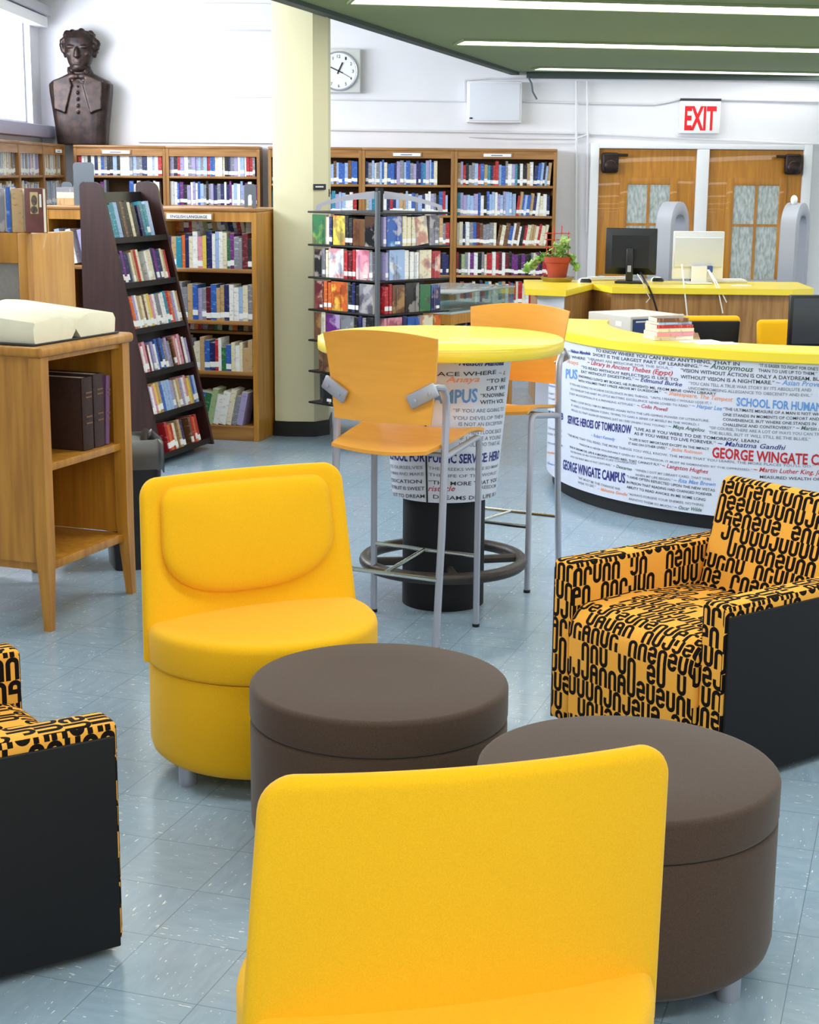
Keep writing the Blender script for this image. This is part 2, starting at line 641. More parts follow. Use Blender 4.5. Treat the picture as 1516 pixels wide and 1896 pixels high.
# pillar
px = [(-0.80, 10.42), (-0.635, 10.42), (-0.545, 10.52), (-0.545, 10.86), (-0.635, 10.96), (-0.80, 10.96), (-0.895, 10.86), (-0.895, 10.45)]
struct(MB().prism(px, 0.10, 3.459).build('pillar', M['pillar'], sharp=20))
struct(MB().prism([(x + (0.008 if x > -0.7 else -0.008), y + (0.008 if y > 10.7 else -0.008)) for x, y in px], 0, 0.10).build('baseboard_pillar', M['black'], sharp=20))
sw = thing('light_switch', 'small dark key switch on the cream pillar beneath the name plate', 'switch', (-0.5449, 10.60, 1.58))
MB().rbox(0, 0.006, -0.012, 0.012, -0.025, 0.025, 0.002).build('plate', M['ink'], sw)
MB().rbox(0.006, 0.012, -0.004, 0.004, -0.008, 0.008, 0.001).build('toggle', M['gate'], sw)
npl = thing('name_plate', 'small black name plate on the cream pillar above the spinner rack', 'sign', (-0.60, 10.452, 1.62), R(48))
MB().rbox(-0.055, 0.055, -0.010, 0.0, -0.018, 0.018, 0.002).build('plate', M['ink'], npl)
MB().box(-0.042, 0.03, -0.0115, -0.0095, -0.004, 0.005).build('white_line', M['white'], npl)

# skirting along the back wall
struct(MB().box(1.5, 1.74, YW - 0.015, YW - 0.001, 0, 0.1).build('baseboard_back', M['black']))

# raised boards, conduits and boxes on the back wall
def wy(px_, py_, dy=0.0): return at(px_, py_, YW - dy)
def board(name, p0, p1, t, m):
    q0, q1 = wy(*p0), wy(*p1)
    return struct(MB().rbox(q0.x, q1.x, YW - t, YW - 0.0005, q1.z, q0.z, 0.006).build(name, m))
board('trim_6', (254, 183), (506, 266), 0.035, M['trim'])
board('trim_7', (254, 56), (506, 181), 0.02, M['trim'])
board('trim_8', (376, 6), (506, 56), 0.03, M['trim'])
pipe = mat('painted_conduit', (222, 222, 226), 0.5)
def conduit(label, pts, r=0.012, off=0.02, m=None):
    P = []
    for x, y in pts:
        q = wy(x, y, off)
        P.append(q)
    o = MB().tube(P, r, 8).build('conduit', m or pipe)
    tag(o, label, 'conduit', 'painted conduits on the back wall')
conduit('white painted conduit running above the tall bookcases to the door frame', [(610, 240), (1084, 247), (1100, 248), (1516, 267)], 0.013)
conduit('thin white conduit at clock height on the back wall, ending at the wall box', [(613, 184), (760, 186), (859, 188), (860, 149), (905, 145), (985, 146)], 0.008)
conduit('white conduit that bends up to the exit sign from the wall box', [(968, 187), (1085, 191), (1212, 193), (1240, 188), (1258, 183), (1335, 184), (1516, 188)], 0.011)
conduit('short white conduit just above the bookcase beside the doors', [(868, 253), (940, 256), (1065, 257), (1088, 249)], 0.009, 0.05)
conduit('white vertical conduit down the wall, the one beside the bookcase', [(1067, 150), (1067, 245), (1066, 400), (1066, 520)], 0.013, 0.05)
conduit('white vertical conduit down the wall, the one beside the door frame', [(1087, 150), (1088, 260), (1086, 430)], 0.011, 0.05)
conduit('dark looped cable hanging from the green ceiling edge to the wall', [(978, 143), (984, 155), (986, 170), (994, 184)], 0.009, 0.1, M['gmetal'])
bx = thing('wall_box', 'white metal equipment box on the wall under the green ceiling edge', 'wall box', (wy(915, 190).x, YW, wy(915, 190).z))
MB().rbox(-0.275, 0.265, -0.14, -0.001, -0.2, 0.2, 0.012).build('housing', M['trim'], bx)
MB().rbox(-0.255, 0.245, -0.152, -0.1401, -0.18, 0.18, 0.006).build('cover', mat('box_cover_white', (226, 228, 236), 0.4), bx)
MB().rbox(-0.25, -0.22, -0.158, -0.1522, -0.165, -0.15, 0.002).build('latch', M['ink'], bx)

# ---- clock
c = wy(628, 133)
ck = thing('wall_clock', 'white round-faced clock in a square case, half behind the pillar', 'clock', (c.x, YW, c.z))
MB().rbox(-0.215, 0.215, -0.10, -0.001, -0.205, 0.215, 0.012).build('case', mat('clock_case', (214, 216, 210), 0.5), ck)
TF = Matrix.Translation((0, -0.101, 0)) @ Matrix.Rotation(math.pi / 2, 4, 'X')
MB().lathe([(0.0, 0.0), (0.178, 0.0), (0.178, 0.012), (0.170, 0.02), (0.0, 0.02)], 40, T=TF).build('face', M['white'], ck)
MB().tube([(0.182 * math.cos(i * math.pi / 20), -0.115, 0.182 * math.sin(i * math.pi / 20)) for i in range(40)], 0.009, 8, closed=True).build('rim', M['alu'], ck)
def hand(name, ang, ln, wd, back=0.03):
    T = Matrix.Translation((0, -0.125, 0)) @ Matrix.Rotation(-R(ang), 4, 'Y').inverted().inverted()
    T = Matrix.Translation((0, -0.125, 0)) @ Matrix.Rotation(R(ang), 4, 'Y')
    MB().box(-wd, wd, -0.003, 0.003, -back, ln, T=T).build(name, M['ink'], ck)
hand('hour_hand', 25, 0.09, 0.007)
hand('minute_hand', -66, 0.13, 0.005, 0.045)
hand('second_hand', 118, 0.14, 0.0015)
for k, (vs, fs) in enumerate(text_mesh_jobs([(str(i), 0, 0.01) for i in range(1, 13)])):
    i = k + 1
    a = R(30 * i)
    ww = 0.018 if i < 10 else 0.034
    nb = MB()
    nb.add([(0.14 * math.sin(a) + (v.x - 0.5) * ww, -0.1225, 0.14 * math.cos(a) + (v.y - 0.5) * 0.03) for v in vs], fs)
    nb.build('numeral', M['ink'], ck)

# ---- exit sign
c = wy(1294, 216)
ex = thing('exit_sign', 'white sign with red EXIT lettering above the double doors', 'exit sign', (c.x, YW, c.z))
MB().rbox(-0.20, 0.20, -0.07, -0.001, -0.165, 0.15, 0.006).build('housing', M['white'], ex)
MB().box(-0.20, 0.20, -0.075, -0.002, 0.1505, 0.172).build('top_strip', M['ink'], ex)
(vs, fs), = text_mesh_jobs([('EXIT', 0, 0.035)])
eb = MB()
eb.add([(-0.155 + v.x * 0.315, -0.0705, -0.125 + v.y * 0.225) for v in vs], fs)
eb.build('lettering', M['red'], ex)

# ---- doors: frame and two leaves
q = [wy(1092, 272), wy(1500, 285)]
fx0, fx1 = q[0].x, q[1].x
ztop = 1.97
fm = MB()
fm.rbox(fx0, fx0 + 0.085, YW - 0.10, YW - 0.0005, 0, ztop + 0.05, 0.005)
fm.rbox(fx1 - 0.085, fx1, YW - 0.10, YW - 0.0005, 0, ztop + 0.05, 0.005)
xm = wy(1294, 400).x
fm.rbox(xm - 0.06, xm + 0.06, YW - 0.10, YW - 0.0005, 0, ztop - 0.001, 0.005)
fm.rbox(fx0 + 0.0855, fx1 - 0.0855, YW - 0.10, YW - 0.0005, ztop, ztop + 0.05, 0.005)
struct(fm.build('trim_9', M['trim']))
def door(name, x0, x1, wx0, wx1, hinge):
    d = struct(MB().rbox(x0, x1, YW - 0.05, YW - 0.006, 0.01, ztop - 0.005, 0.003).build(name, M['doorw']))
    z0, z1 = 0.62, 1.62
    g = MB()
    g.box(wx0, wx1, YW - 0.056, YW - 0.0502, z0, z1).build('glass_pane', M['frost'], d)
    f = MB()
    for (a, b_, c_, d_) in ((wx0 - 0.075, wx0, z0 - 0.09, z1 + 0.075), (wx1, wx1 + 0.075, z0 - 0.09, z1 + 0.075)):
        f.rbox(a, b_, YW - 0.066, YW - 0.0502, c_, d_, 0.003)
    f.rbox(wx0, wx1, YW - 0.066, YW - 0.0502, z1, z1 + 0.075, 0.003)
    f.rbox(wx0, wx1, YW - 0.066, YW - 0.0502, z0 - 0.09, z0, 0.003)
    f.build('window_frame', M['doorw'], d)
    mm = MB()
    xm_ = (wx0 + wx1) / 2
    mm.box(xm_ - 0.013, xm_ + 0.013, YW - 0.064, YW - 0.0565, z0, z1)
    mm.box(wx0, xm_ - 0.0135, YW - 0.064, YW - 0.0565, 1.215, 1.24)
    mm.box(xm_ + 0.0135, wx1, YW - 0.064, YW - 0.0565, 1.215, 1.24)
    mm.build('muntin', M['doorw'], d)
    cl = MB()
    hx = x0 + 0.02 if hinge < 0 else x1 - 0.02
    sg = 1 if hinge < 0 else -1
    cl.rbox(min(hx, hx + sg * 0.17), max(hx, hx + sg * 0.17), YW - 0.15, YW - 0.0505, 1.73, 1.93, 0.03)
    cl.rbox(min(hx + sg * 0.1, hx + sg * 0.26), max(hx + sg * 0.1, hx + sg * 0.26), YW - 0.14, YW - 0.11, 1.89, 1.92, 0.006)
    cl.ell((hx + sg * 0.085, YW - 0.15, 1.80), (0.07, 0.03, 0.07), 12, 8)
    cl.build('door_closer', M['bronze'], d)
    pb = MB()
    pb.cyl((x0 + 0.06, YW - 0.12, 0.66), (x1 - 0.06, YW - 0.12, 0.66), 0.032, n=12)
    pb.rbox(x0 + 0.03, x0 + 0.09, YW - 0.15, YW - 0.0505, 0.60, 0.72, 0.01)
    pb.rbox(x1 - 0.09, x1 - 0.03, YW - 0.15, YW - 0.0505, 0.60, 0.72, 0.01)
    pb.build('push_bar', M['gate'], d)
xr0, xr1 = wy(1354, 400).x, wy(1437, 400).x
xl0, xl1 = wy(1158, 400).x, wy(1236, 400).x
door('door_1', fx0 + 0.087, xm - 0.062, xl0, xl1, -1)
door('door_2', xm + 0.062, fx1 - 0.087, xr0, xr1, 1)
# ================================================================ lounge seating in the front
def foot(parent, x, y, h=0.065, r=0.026):
    mb = MB()
    mb.lathe([(0.0, 0.0), (r * 0.92, 0.0), (r, 0.006), (r, h), (0, h)], 18, (x, y))
    return mb.build('leg', M['alu'], parent)

DISC = lambda r, z0, z1, e0, e1: [(0, z0), (r - e0, z0), (r - e0 * 0.5, z0 + e0 * 0.13), (r - e0 * 0.13, z0 + e0 * 0.5), (r, z0 + e0), (r, z1 - e1), (r - e1 * 0.13, z1 - e1 * 0.5), (r - e1 * 0.5, z1 - e1 * 0.13), (r - e1, z1), (r * 0.5, z1 + 0.004), (0, z1 + 0.006)]

def ottoman(x, y, label, zs=0.366):
    t = thing('ottoman', label, 'ottoman', (x, y, 0), 0.4, 'round brown ottomans')
    MB().lathe(DISC(0.326, 0.052, zs - 0.002, 0.05, 0.008), 64).build('base', M['brown'], t, sharp=60)
    MB().lathe(DISC(0.327, zs, 0.459, 0.012, 0.014), 64).build('cushion', M['brown'], t, sharp=60)
    for k in range(4):
        a = k * math.pi / 2 + R(27)
        foot(t, 0.27 * math.cos(a), 0.27 * math.sin(a))
ottoman(-0.073, 3.852, 'round dark brown ottoman between the two yellow chairs, the one farther from the camera')
ottoman(0.479, 3.275, 'round dark brown ottoman beside the patterned armchair, partly behind the near yellow chair')

def back_y(x, z):
    return 0.064 + 0.042 * (1 - (x / 0.33) ** 2) + 0.13 * (z - 0.455)

def lounge_chair(x, y, rz, label):
    t = thing('lounge_chair', label, 'chair', (x, y, 0), rz, 'round yellow lounge chairs')
    MB().lathe(DISC(0.328, 0.052, 0.336, 0.05, 0.008), 64).build('base', M['yellow'], t, sharp=60)
    MB().lathe(DISC(0.337, 0.338, 0.452, 0.012, 0.026), 64).build('seat_cushion', M['yellow'], t, sharp=60)
    # backrest: a thin curved slab that stands a little behind the middle of the seat
    z0, z1, rc, T = 0.345, 0.857, 0.055, 0.036
    rings = []
    zs = [z0, z0 + 0.008] + [z0 + (z1 - rc - z0) * k / 10 for k in range(1, 11)] + [z1 - rc + rc * math.sin(a * math.pi / 2 / 8) for a in range(1, 9)]
    zs = [z for z in zs if z < z1 - 0.0008] + [z1 - 0.0008]
    for k, z in enumerate(zs):
        hw = 0.346 - 0.027 * (z - z0) / (z1 - z0)
        th = T / 2
        if z > z1 - rc:
            hw -= rc - math.sqrt(max(0, rc * rc - (z - z1 + rc) ** 2))
        if z > z1 - T / 2:
            th = math.sqrt(max(1e-6, (T / 2) ** 2 - (z - z1 + T / 2) ** 2))
        if k == 0:
            th *= 0.6
        ring = []
        n = 20
        for i in range(n + 1):
            s = -1 + 2 * i / n
            xx = s * (hw - th)
            ring.append((xx, back_y(xx, z) - th, z))
        for i in range(1, 6):
            a = -math.pi / 2 + math.pi * i / 6
            xx = hw - th
            ring.append((xx + th * math.cos(a), back_y(xx, z) + th * math.sin(a), z))
        for i in range(n + 1):
            s = 1 - 2 * i / n
            xx = s * (hw - th)
            ring.append((xx, back_y(xx, z) + th, z))
        for i in range(1, 6):
            a = math.pi / 2 + math.pi * i / 6
            xx = -(hw - th)
            ring.append((xx + th * math.cos(a), back_y(xx, z) + th * math.sin(a), z))
        rings.append(ring)
    bk = MB().loft(rings).build('backrest', M['yellow'], t, sharp=60)
    # pad on its front: flat top with round corners, bowed bottom
    hw, zt, zc, bz, r = 0.272, 0.828, 0.668, 0.162, 0.05
    out = []
    for i in range(25):
        a = math.pi + math.pi * i / 24
        ca, sa = math.cos(a), math.sin(a)
        e = 0.82
        out.append((hw * math.copysign(abs(ca) ** e, ca), zc + bz * math.copysign(abs(sa) ** e, sa)))
    out.append((hw - 0.003, zc + 0.05))
    for i in range(7):
        a = math.pi / 2 * i / 6
        out.append((hw - 0.006 - r + r * math.cos(a), zt - r + r * math.sin(a)))
    for i in range(1, 8):
        out.append((hw - 0.006 - r - (2 * (hw - 0.006 - r)) * i / 8, zt))
    for i in range(7):
        a = math.pi / 2 + math.pi / 2 * i / 6
        out.append((-(hw - 0.006 - r) + r * math.cos(a), zt - r + r * math.sin(a)))
    out.append((-(hw - 0.003), zc + 0.05))
    cx, cz = 0.0, 0.683
    rings = []
    for s, h in ((0.985, 0.0), (0.995, 0.004), (1.0, 0.010), (0.995, 0.017), (0.98, 0.023), (0.95, 0.029), (0.9, 0.034), (0.8, 0.039), (0.6, 0.044), (0.3, 0.047), (0.02, 0.048)):
        ring = []
        for x_, z_ in out:
            xx, zz = cx + (x_ - cx) * s, cz + (z_ - cz) * s
            ring.append((xx, back_y(xx, zz) - T / 2 + 0.004 - h, zz))
        rings.append(ring)
    MB().loft(rings, cap=(False, True)).build('back_pad', M['yellow'], t, sharp=60)
    for k in range(4):
        a = k * math.pi / 2 + R(14)
        foot(t, 0.275 * math.cos(a), 0.275 * math.sin(a))
    return t
lounge_chair(-0.427, 4.475, R(30), 'yellow round lounge chair with a padded back, seen from its front')
lounge_chair(0.064, 2.37, R(-165.5), 'yellow round lounge chair in front, turned away so only its back shows')

def fab_uv(co, n):
    if abs(n.x) > 0.75:
        return (co.y + 0.37, co.z + 0.013)
    return (co.x + 0.11, co.z + co.y if n.y < 0.5 else co.z - co.y)

def armchair(x, y, rz, label):
    t = thing('armchair', label, 'armchair', (x, y, 0), rz, 'letter patterned armchairs')
    for sx in (-1, 1):
        xa, xb = sorted((sx * 0.355, sx * 0.265))
        MB().rbox(xa, xb, 0.0, 0.79, 0.025, 0.545, 0.018, 4).build('arm', M['letters'], t, sharp=50, uvf=fab_uv)
        xa, xb = sorted((sx * 0.364, sx * 0.3545))
        MB().rbox(xa, xb, 0.013, 0.785, 0.022, 0.513, 0.003).build('side_panel', M['slate'], t)
    # seat: front face rolls over into the cushion
    prof = [(0.62, 0.03), (-0.012, 0.03)]
    r = 0.085
    prof += [(-0.015, 0.20), (-0.018, 0.33)]
    for i in range(0, 9):
        a = math.pi - math.pi / 2 * i / 8
        prof.append((0.0675 + r * math.cos(a), 0.335 + r * math.sin(a)))
    prof += [(0.25, 0.424), (0.45, 0.412), (0.62, 0.40)]
    rings = []
    for xx in (-0.263, -0.258, -0.25, -0.125, 0.0, 0.125, 0.25, 0.258, 0.263):
        e = {0.263: 0.014, 0.258: 0.006, 0.25: 0.002}.get(abs(xx), 0)
        rings.append([(xx, y_ + (e if y_ < 0.1 else 0), z_ - (e if z_ > 0.3 else 0)) for y_, z_ in prof])
    MB().loft(rings).build('seat', M['letters'], t, sharp=50, uvf=fab_uv)
    T = Matrix.Translation((0, 0.535, 0.36)) @ Matrix.Rotation(R(-15), 4, 'X')
    MB().rbox(-0.262, 0.262, -0.005, 0.15, 0.0, 0.415, 0.035, 5, T=T).build('backrest', M['letters'], t, sharp=60, uvf=fab_uv)
    MB().rbox(-0.2645, 0.2645, 0.70, 0.785, 0.03, 0.50, 0.01).build('rear_panel', M['slate'], t)
    for sx in (-1, 1):
        for yy in (0.06, 0.72):
            MB().lathe([(0.018, 0.0), (0.022, 0.026)], 14, (sx * 0.30, yy)).build('leg', M['black'], t)
    return t
A, B = Vector((0.448, 4.82)), None
ax = Vector((0.6, -0.8))
o = A + ax * 0.355
armchair(o.x, o.y, math.atan2(-0.8, 0.6), 'orange armchair with black letter pattern and slate side, standing before the curved desk')
o = Vector((-0.622, 3.275)) + Vector((-0.54, 0.84)) * 0.364
armchair(o.x, o.y, math.atan2(0.84, -0.54), 'orange and black letter armchair cut off by the photo edge, showing its black side')

# ================================================================ high table with two bar stools
TC = Vector((0.139, 6.30))
tb = thing('high_table', 'round yellow high table on a black column wrapped in printed quotes', 'table', (TC.x, TC.y, 0))
MB().lathe([(0, 1.03), (0.480, 1.03), (0.485, 1.034), (0.486, 1.055), (0.485, 1.076), (0.480, 1.08), (0, 1.08)], 72, (-0.022, 0.0)).build('tabletop', M['lam'], tb, sharp=50)
MB().lathe([(0, 0.0), (0.166, 0.0), (0.166, 0.46), (0, 0.46)], 48).build('column', M['slate'], tb)
CZ0, CZ1, CR0, CR1 = 0.452, 1.029, 0.208, 0.262
def cone_r(z): return CR0 + (CR1 - CR0) * (z - CZ0) / (CZ1 - CZ0)
MB().lathe([(0.167, CZ0), (CR0, CZ0), (CR1, CZ1), (0.167, CZ1)], 64, cap=(False, False)).build('printed_wrap', M['wrap'], tb, sharp=50)
MB().tube([(0.318 * math.cos(2 * math.pi * i / 56), 0.318 * math.sin(2 * math.pi * i / 56), 0.175) for i in range(56)], 0.0245, 12, closed=True).build('foot_ring', M['ring'], tb)
for k in range(4):
    a = R(8 + 90 * k)
    MB().cyl((0.16 * math.cos(a), 0.16 * math.sin(a), 0.172), (0.31 * math.cos(a), 0.31 * math.sin(a), 0.175), 0.018, n=10).build('ring_spoke', M['ring'], tb)


def on_surface(px_, py_, rf, cxy, t0, t1):
    """where a view ray first meets a round upright surface of radius rf(z) about cxy"""
    d = ray(px_, py_)
    d = d / d.y
    o_ = Vector((0, 0, CH))
    f = lambda t: math.hypot(d.x * t - cxy[0], t - cxy[1]) - rf(CH + d.z * t)
    lo, st = t0, (t1 - t0) / 400
    while f(lo) > 0 and lo < t1:
        lo += st
    if lo >= t1:
        return None
    a_, b_ = lo - st, lo
    for _ in range(40):
        m_ = (a_ + b_) / 2
        if f(m_) > 0:
            a_ = m_
        else:
            b_ = m_
    p = o_ + d * b_
    return math.atan2(p.y - cxy[1], p.x - cxy[0]), p.z


def lettering(specs, conv, scale, rf, cxy, t0, t1, parent, off):
    """specs: (text, x0, y0, x1, y1, cap height, ink, italic, bold); baseline ends read off the photo, letters laid on the round surface"""
    jobs = text_mesh_jobs([(s[0], 0.28 if s[7] else 0.0, 0.028 if s[8] else 0.008) for s in specs])
    for s, (vs, fs) in zip(specs, jobs):
        P_, Q_ = Vector(conv(s[1], s[2])), Vector(conv(s[3], s[4]))
        for _ in range(40):                       # ends that fall past the visible edge come in a little
            A_ = on_surface(*P_, rf, cxy, t0, t1)
            B_ = on_surface(*Q_, rf, cxy, t0, t1)
            if not A_:
                P_ += (Q_ - P_).normalized() * 1.5
            if not B_:
                Q_ += (P_ - Q_).normalized() * 1.5
            if A_ and B_:
                break
        else:
            continue
        a0, z0 = A_
        a1, z1 = B_
        if a1 < a0:
            a1 += 2 * math.pi
        dist = math.hypot(cxy[0], cxy[1]) - rf(z0) * 0.8
        h = s[5] / scale * dist / FPX * 1.02
        pts = []
        for v in vs:
            a = a0 + (a1 - a0) * v.x
            z = z0 + (z1 - z0) * v.x + v.y * h
            r_ = rf(z) + off
            pts.append((cxy[0] + r_ * math.cos(a) - parent.location.x, cxy[1] + r_ * math.sin(a) - parent.location.y, z))
        me = bpy.data.meshes.new('quote_lettering')
        me.from_pydata(pts, [], fs)
        me.materials.append(M[s[6]])
        o_ = bpy.data.objects.new('quote_lettering', me)
        COL.objects.link(o_)
        o_.parent = parent


TT = [
    ('~ Nelson Mandela', 790, 390, 1068, 390, 28, 'inkn', 1, 1), ('A PLACE WHERE', 600, 442, 1028, 437, 22, 'ink', 0, 0), ('~ L', 1040, 441, 1078, 440, 20, 'inkr', 1, 0),
    ('Anaya', 760, 482, 940, 479, 32, 'inko', 1, 0), ('CAMPUS', 640, 592, 928, 585, 72, 'inkb', 0, 1), ('\u201cTO RE', 978, 486, 1078, 478, 22, 'ink', 0, 0), ('EAT WI', 978, 526, 1072, 518, 22, 'ink', 0, 0),
    ('\u201cKNOWING', 945, 563, 1070, 556, 22, 'ink', 0, 0), ('WITH VOL', 942, 598, 1066, 590, 22, 'ink', 0, 0), ('\u201cIF YOU ARE GOING TO', 800, 640, 1066, 632, 20, 'inkg', 0, 0),
    ('YOU DEVELOP THE H', 798, 680, 1062, 671, 20, 'inkg', 0, 0), ('IS NOT AN EXCEPTION', 830, 713, 1058, 704, 20, 'inkg', 0, 0), ('WHEN I LOOK BACK', 850, 758, 1054, 748, 22, 'inkg', 0, 0), ('IF I WERE A YOUNG', 835, 790, 1050, 782, 22, 'inkg', 0, 0),
    ('WOULD DO THAT AG', 830, 822, 1046, 813, 22, 'inkg', 0, 0), ('SCHOOL FOR', 432, 885, 652, 903, 50, 'inkn', 0, 1), ('PUBLIC SERVICE: HERO', 670, 904, 1042, 888, 50, 'inkn', 0, 1),
    ('UTE OURSELVES', 455, 932, 640, 943, 17, 'inkg', 0, 0), ('THE GREEKS WROTE SO MANY', 670, 945, 1038, 930, 17, 'inkg', 0, 0), ('OF MAN AND MAKE', 458, 966, 645, 977, 17, 'inkg', 0, 0), ('THE LIFE OF THE WORLD.\u201d', 672, 980, 1034, 965, 17, 'inkg', 0, 0),
    ('EDUCATION', 475, 1008, 635, 1019, 20, 'ink', 0, 0), ('\u201cTHE MORE THAT YOU', 672, 1022, 1030, 1007, 22, 'ink', 0, 0), ('THE FRUIT IS SWEET', 468, 1042, 650, 1056, 20, 'ink', 0, 0), ('ristotle', 668, 1060, 810, 1060, 30, 'inkr', 1, 0), ('FREEDOM', 930, 1050, 1026, 1040, 20, 'inkg', 0, 0),
    ('NOT TO DREAM', 475, 1083, 650, 1097, 20, 'ink', 0, 0), ('DREAMS DIE, LIFE IS A', 695, 1100, 1026, 1080, 22, 'ink', 0, 0),
]
lettering(TT, lambda x, y: (560 + x / 2.873, 540 + y / 2.873), 2.873, cone_r, (TC.x, TC.y), 5.6, 6.9, tb, 0.0012)
sa = on_surface(790, 880, cone_r, (TC.x, TC.y), 5.6, 6.9)[0]
sm = MB()
sm.loft([[((cone_r(z) + o_) * math.cos(sa + da), (cone_r(z) + o_) * math.sin(sa + da), z) for o_, da in ((0.0005, -0.014), (0.004, -0.014), (0.004, 0.014), (0.0005, 0.014))] for z in (CZ0 - 0.003, CZ1)])
sm.build('wrap_seam', M['black'], tb)

def stool(x, y, rz, label):
    t = thing('bar_stool', label, 'bar stool', (x, y, 0), rz, 'orange plywood bar stools')
    W, D = 0.2236, 0.173
    rl = 0.0125
    for sx in (-1, 1):
        MB().tube([(sx * W, -D, 0.004), (sx * W, -D, 0.715), (sx * W, -D + 0.006, 0.736), (sx * W, -D + 0.03, 0.742), (sx * W, 0.10, 0.712), (sx * W, 0.122, 0.709)], rl, 10).build('front_leg', M['alu'], t)
        MB().tube([(sx * W, D + 0.01, 0.004), (sx * W, D - 0.03, 0.42), (sx * W, 0.125, 0.74), (sx * W, 0.118, 0.86), (sx * W, 0.122, 0.93), (sx * (W - 0.002), 0.145, 0.962), (sx * (W - 0.012), 0.185, 0.968), (sx * (W - 0.02), 0.21, 0.962)], rl * 1.12, 10).build('rear_leg', M['alu'], t)
        br = MB()
        T = Matrix.Translation((sx * 0.178, 0.219, 0.94)) @ Matrix.Rotation(-sx * R(10), 4, 'Z') @ Matrix.Rotation(-sx * R(28), 4, 'Y')
        br.rbox(-0.058, 0.058, -0.007, 0.007, -0.027, 0.027, 0.0068, 2, T=T)
        for q in (-0.028, 0.032):
            br.lathe([(0, 0), (0.008, 0), (0.008, 0.004), (0, 0.005)], 10, T=T @ Matrix.Translation((q, 0.0075, -0.004)) @ Matrix.Rotation(-math.pi / 2, 4, 'X'))
        br.build('back_bracket', M['alu'], t)
        for yy in (-D, D + 0.01):
            MB().lathe([(0.0, 0.0), (0.014, 0.0), (0.0145, 0.012), (0.0, 0.012)], 12, (sx * W, yy)).build('foot_cap', M['black'], t)
    MB().cyl((-W, -D, 0.28), (W, -D, 0.28), 0.0085, n=10).build('foot_rail', M['chrome'], t)
    MB().cyl((-W, 0.163, 0.26), (W, 0.163, 0.26), 0.0085, n=10).build('foot_rail', M['chrome'], t)
    MB().cyl((0.0, -D, 0.28), (0.0, 0.163, 0.26), 0.0075, n=10).build('cross_rail', M['chrome'], t)
    MB().cyl((-W, 0.10, 0.712), (W, 0.10, 0.712), 0.009, n=10).build('seat_rail', M['alu'], t)
    # seat: a dished sheet of plywood whose front edge drops
    rings = []
    for k in range(13):
        y_ = -0.215 + 0.43 * k / 12
        hw = 0.225 - 0.03 * (k / 12) ** 2
        drop = -0.03 * max(0, (0.30 - k / 12) / 0.30) ** 2
        top, bot = [], []
        for i in range(15):
            s = -1 + 2 * i / 14
            z = 0.777 + 0.016 * s * s + drop - 0.058 * (k / 12)
            top.append((s * hw, y_, z + 0.0065))
            bot.append((s * hw, y_, z - 0.0065))
        rings.append(top + bot[::-1])
    MB().loft(rings).build('seat', M['ply'], t, sharp=50)
    rings = []
    for k in range(11):
        z = 0.832 + 0.333 * k / 10
        hw = 0.196 + 0.034 * (k / 10)
        fr, bk_ = [], []
        for i in range(17):
            s = -1 + 2 * i / 16
            y_ = 0.185 + 0.036 * (1 - s * s) + 0.05 * ((k / 10) - 0.3) ** 2 * (1 if k > 3 else 0.3)
            zz = z - (0.022 * s * s if k == 10 else (0.022 * s * s * (k / 10)))
            fr.append((s * hw, y_ - 0.006, zz))
            bk_.append((s * hw, y_ + 0.006, zz))
        rings.append(fr + bk_[::-1])
    MB().loft(rings).build('backrest', M['ply'], t, sharp=50)
    fb = MB()
    for sx in (-1, 1):
        for q, zz in ((0.135, 0.955), (0.185, 0.925)):
            fb.ell((sx * q, 0.185 + 0.036 * (1 - (q / 0.2) ** 2) - 0.008, zz), (0.009, 0.004, 0.009), 10, 6)
    fb.build('bolt', M['chrome'], t)
    return t
stool(-0.0175, 5.875, R(153.2), 'orange plywood bar stool whose back faces the camera, before the high table')
stool(0.372, 6.704, R(-26.8), 'orange plywood bar stool behind the high table, its back in front of the desk')
# ================================================================ books
PAL = {
    'white': (236, 234, 230), 'cream': (226, 216, 186), 'pale blue': (160, 186, 224), 'blue': (52, 96, 176), 'navy': (34, 42, 92), 'black': (26, 26, 30),
    'grey': (132, 132, 140), 'red': (178, 38, 44), 'maroon': (98, 28, 38), 'green': (52, 112, 72), 'pale green': (168, 188, 138), 'teal': (42, 134, 156),
    'brown': (112, 74, 46), 'tan': (192, 158, 112), 'orange': (214, 104, 46), 'purple': (112, 44, 124), 'yellow': (228, 200, 84), 'pink': (222, 150, 164), 'lilac': (168, 158, 200)}


def book_material(name, c):
    """jacket colour with a band of finer print along the spine"""
    m, nt, b = newmat('jacket_' + name.replace(' ', '_'))
    tc = nt.nodes.new('ShaderNodeTexCoord')
    mp = nt.nodes.new('ShaderNodeMapping')
    mp.inputs['Scale'].default_value = (30, 30, 75)
    nt.links.new(tc.outputs['Object'], mp.inputs[0])
    n = nt.nodes.new('ShaderNodeTexNoise')
    n.inputs['Scale'].default_value = 1.0
    n.noise_dimensions = '4D'
    oi = nt.nodes.new('ShaderNodeObjectInfo')
    N.nt = nt
    nt.links.new((N(oi.outputs['Random']) * 50.0).x, n.inputs['W'])
    nt.links.new(mp.outputs[0], n.inputs['Vector'])
    lum = sum(c) / 3
    other = tuple(min(255, v + 95) for v in c) if lum < 140 else tuple(v * 0.55 for v in c)
    f = (N(n.outputs['Fac']) - 0.56) * 9.0
    f = f.max(0.0).min(1.0) * 0.45
    nt.links.new(mixcol(nt, f, lin(c), lin(other)), b.inputs['Base Color'])
    b.inputs['Roughness'].default_value = 0.32
    return m


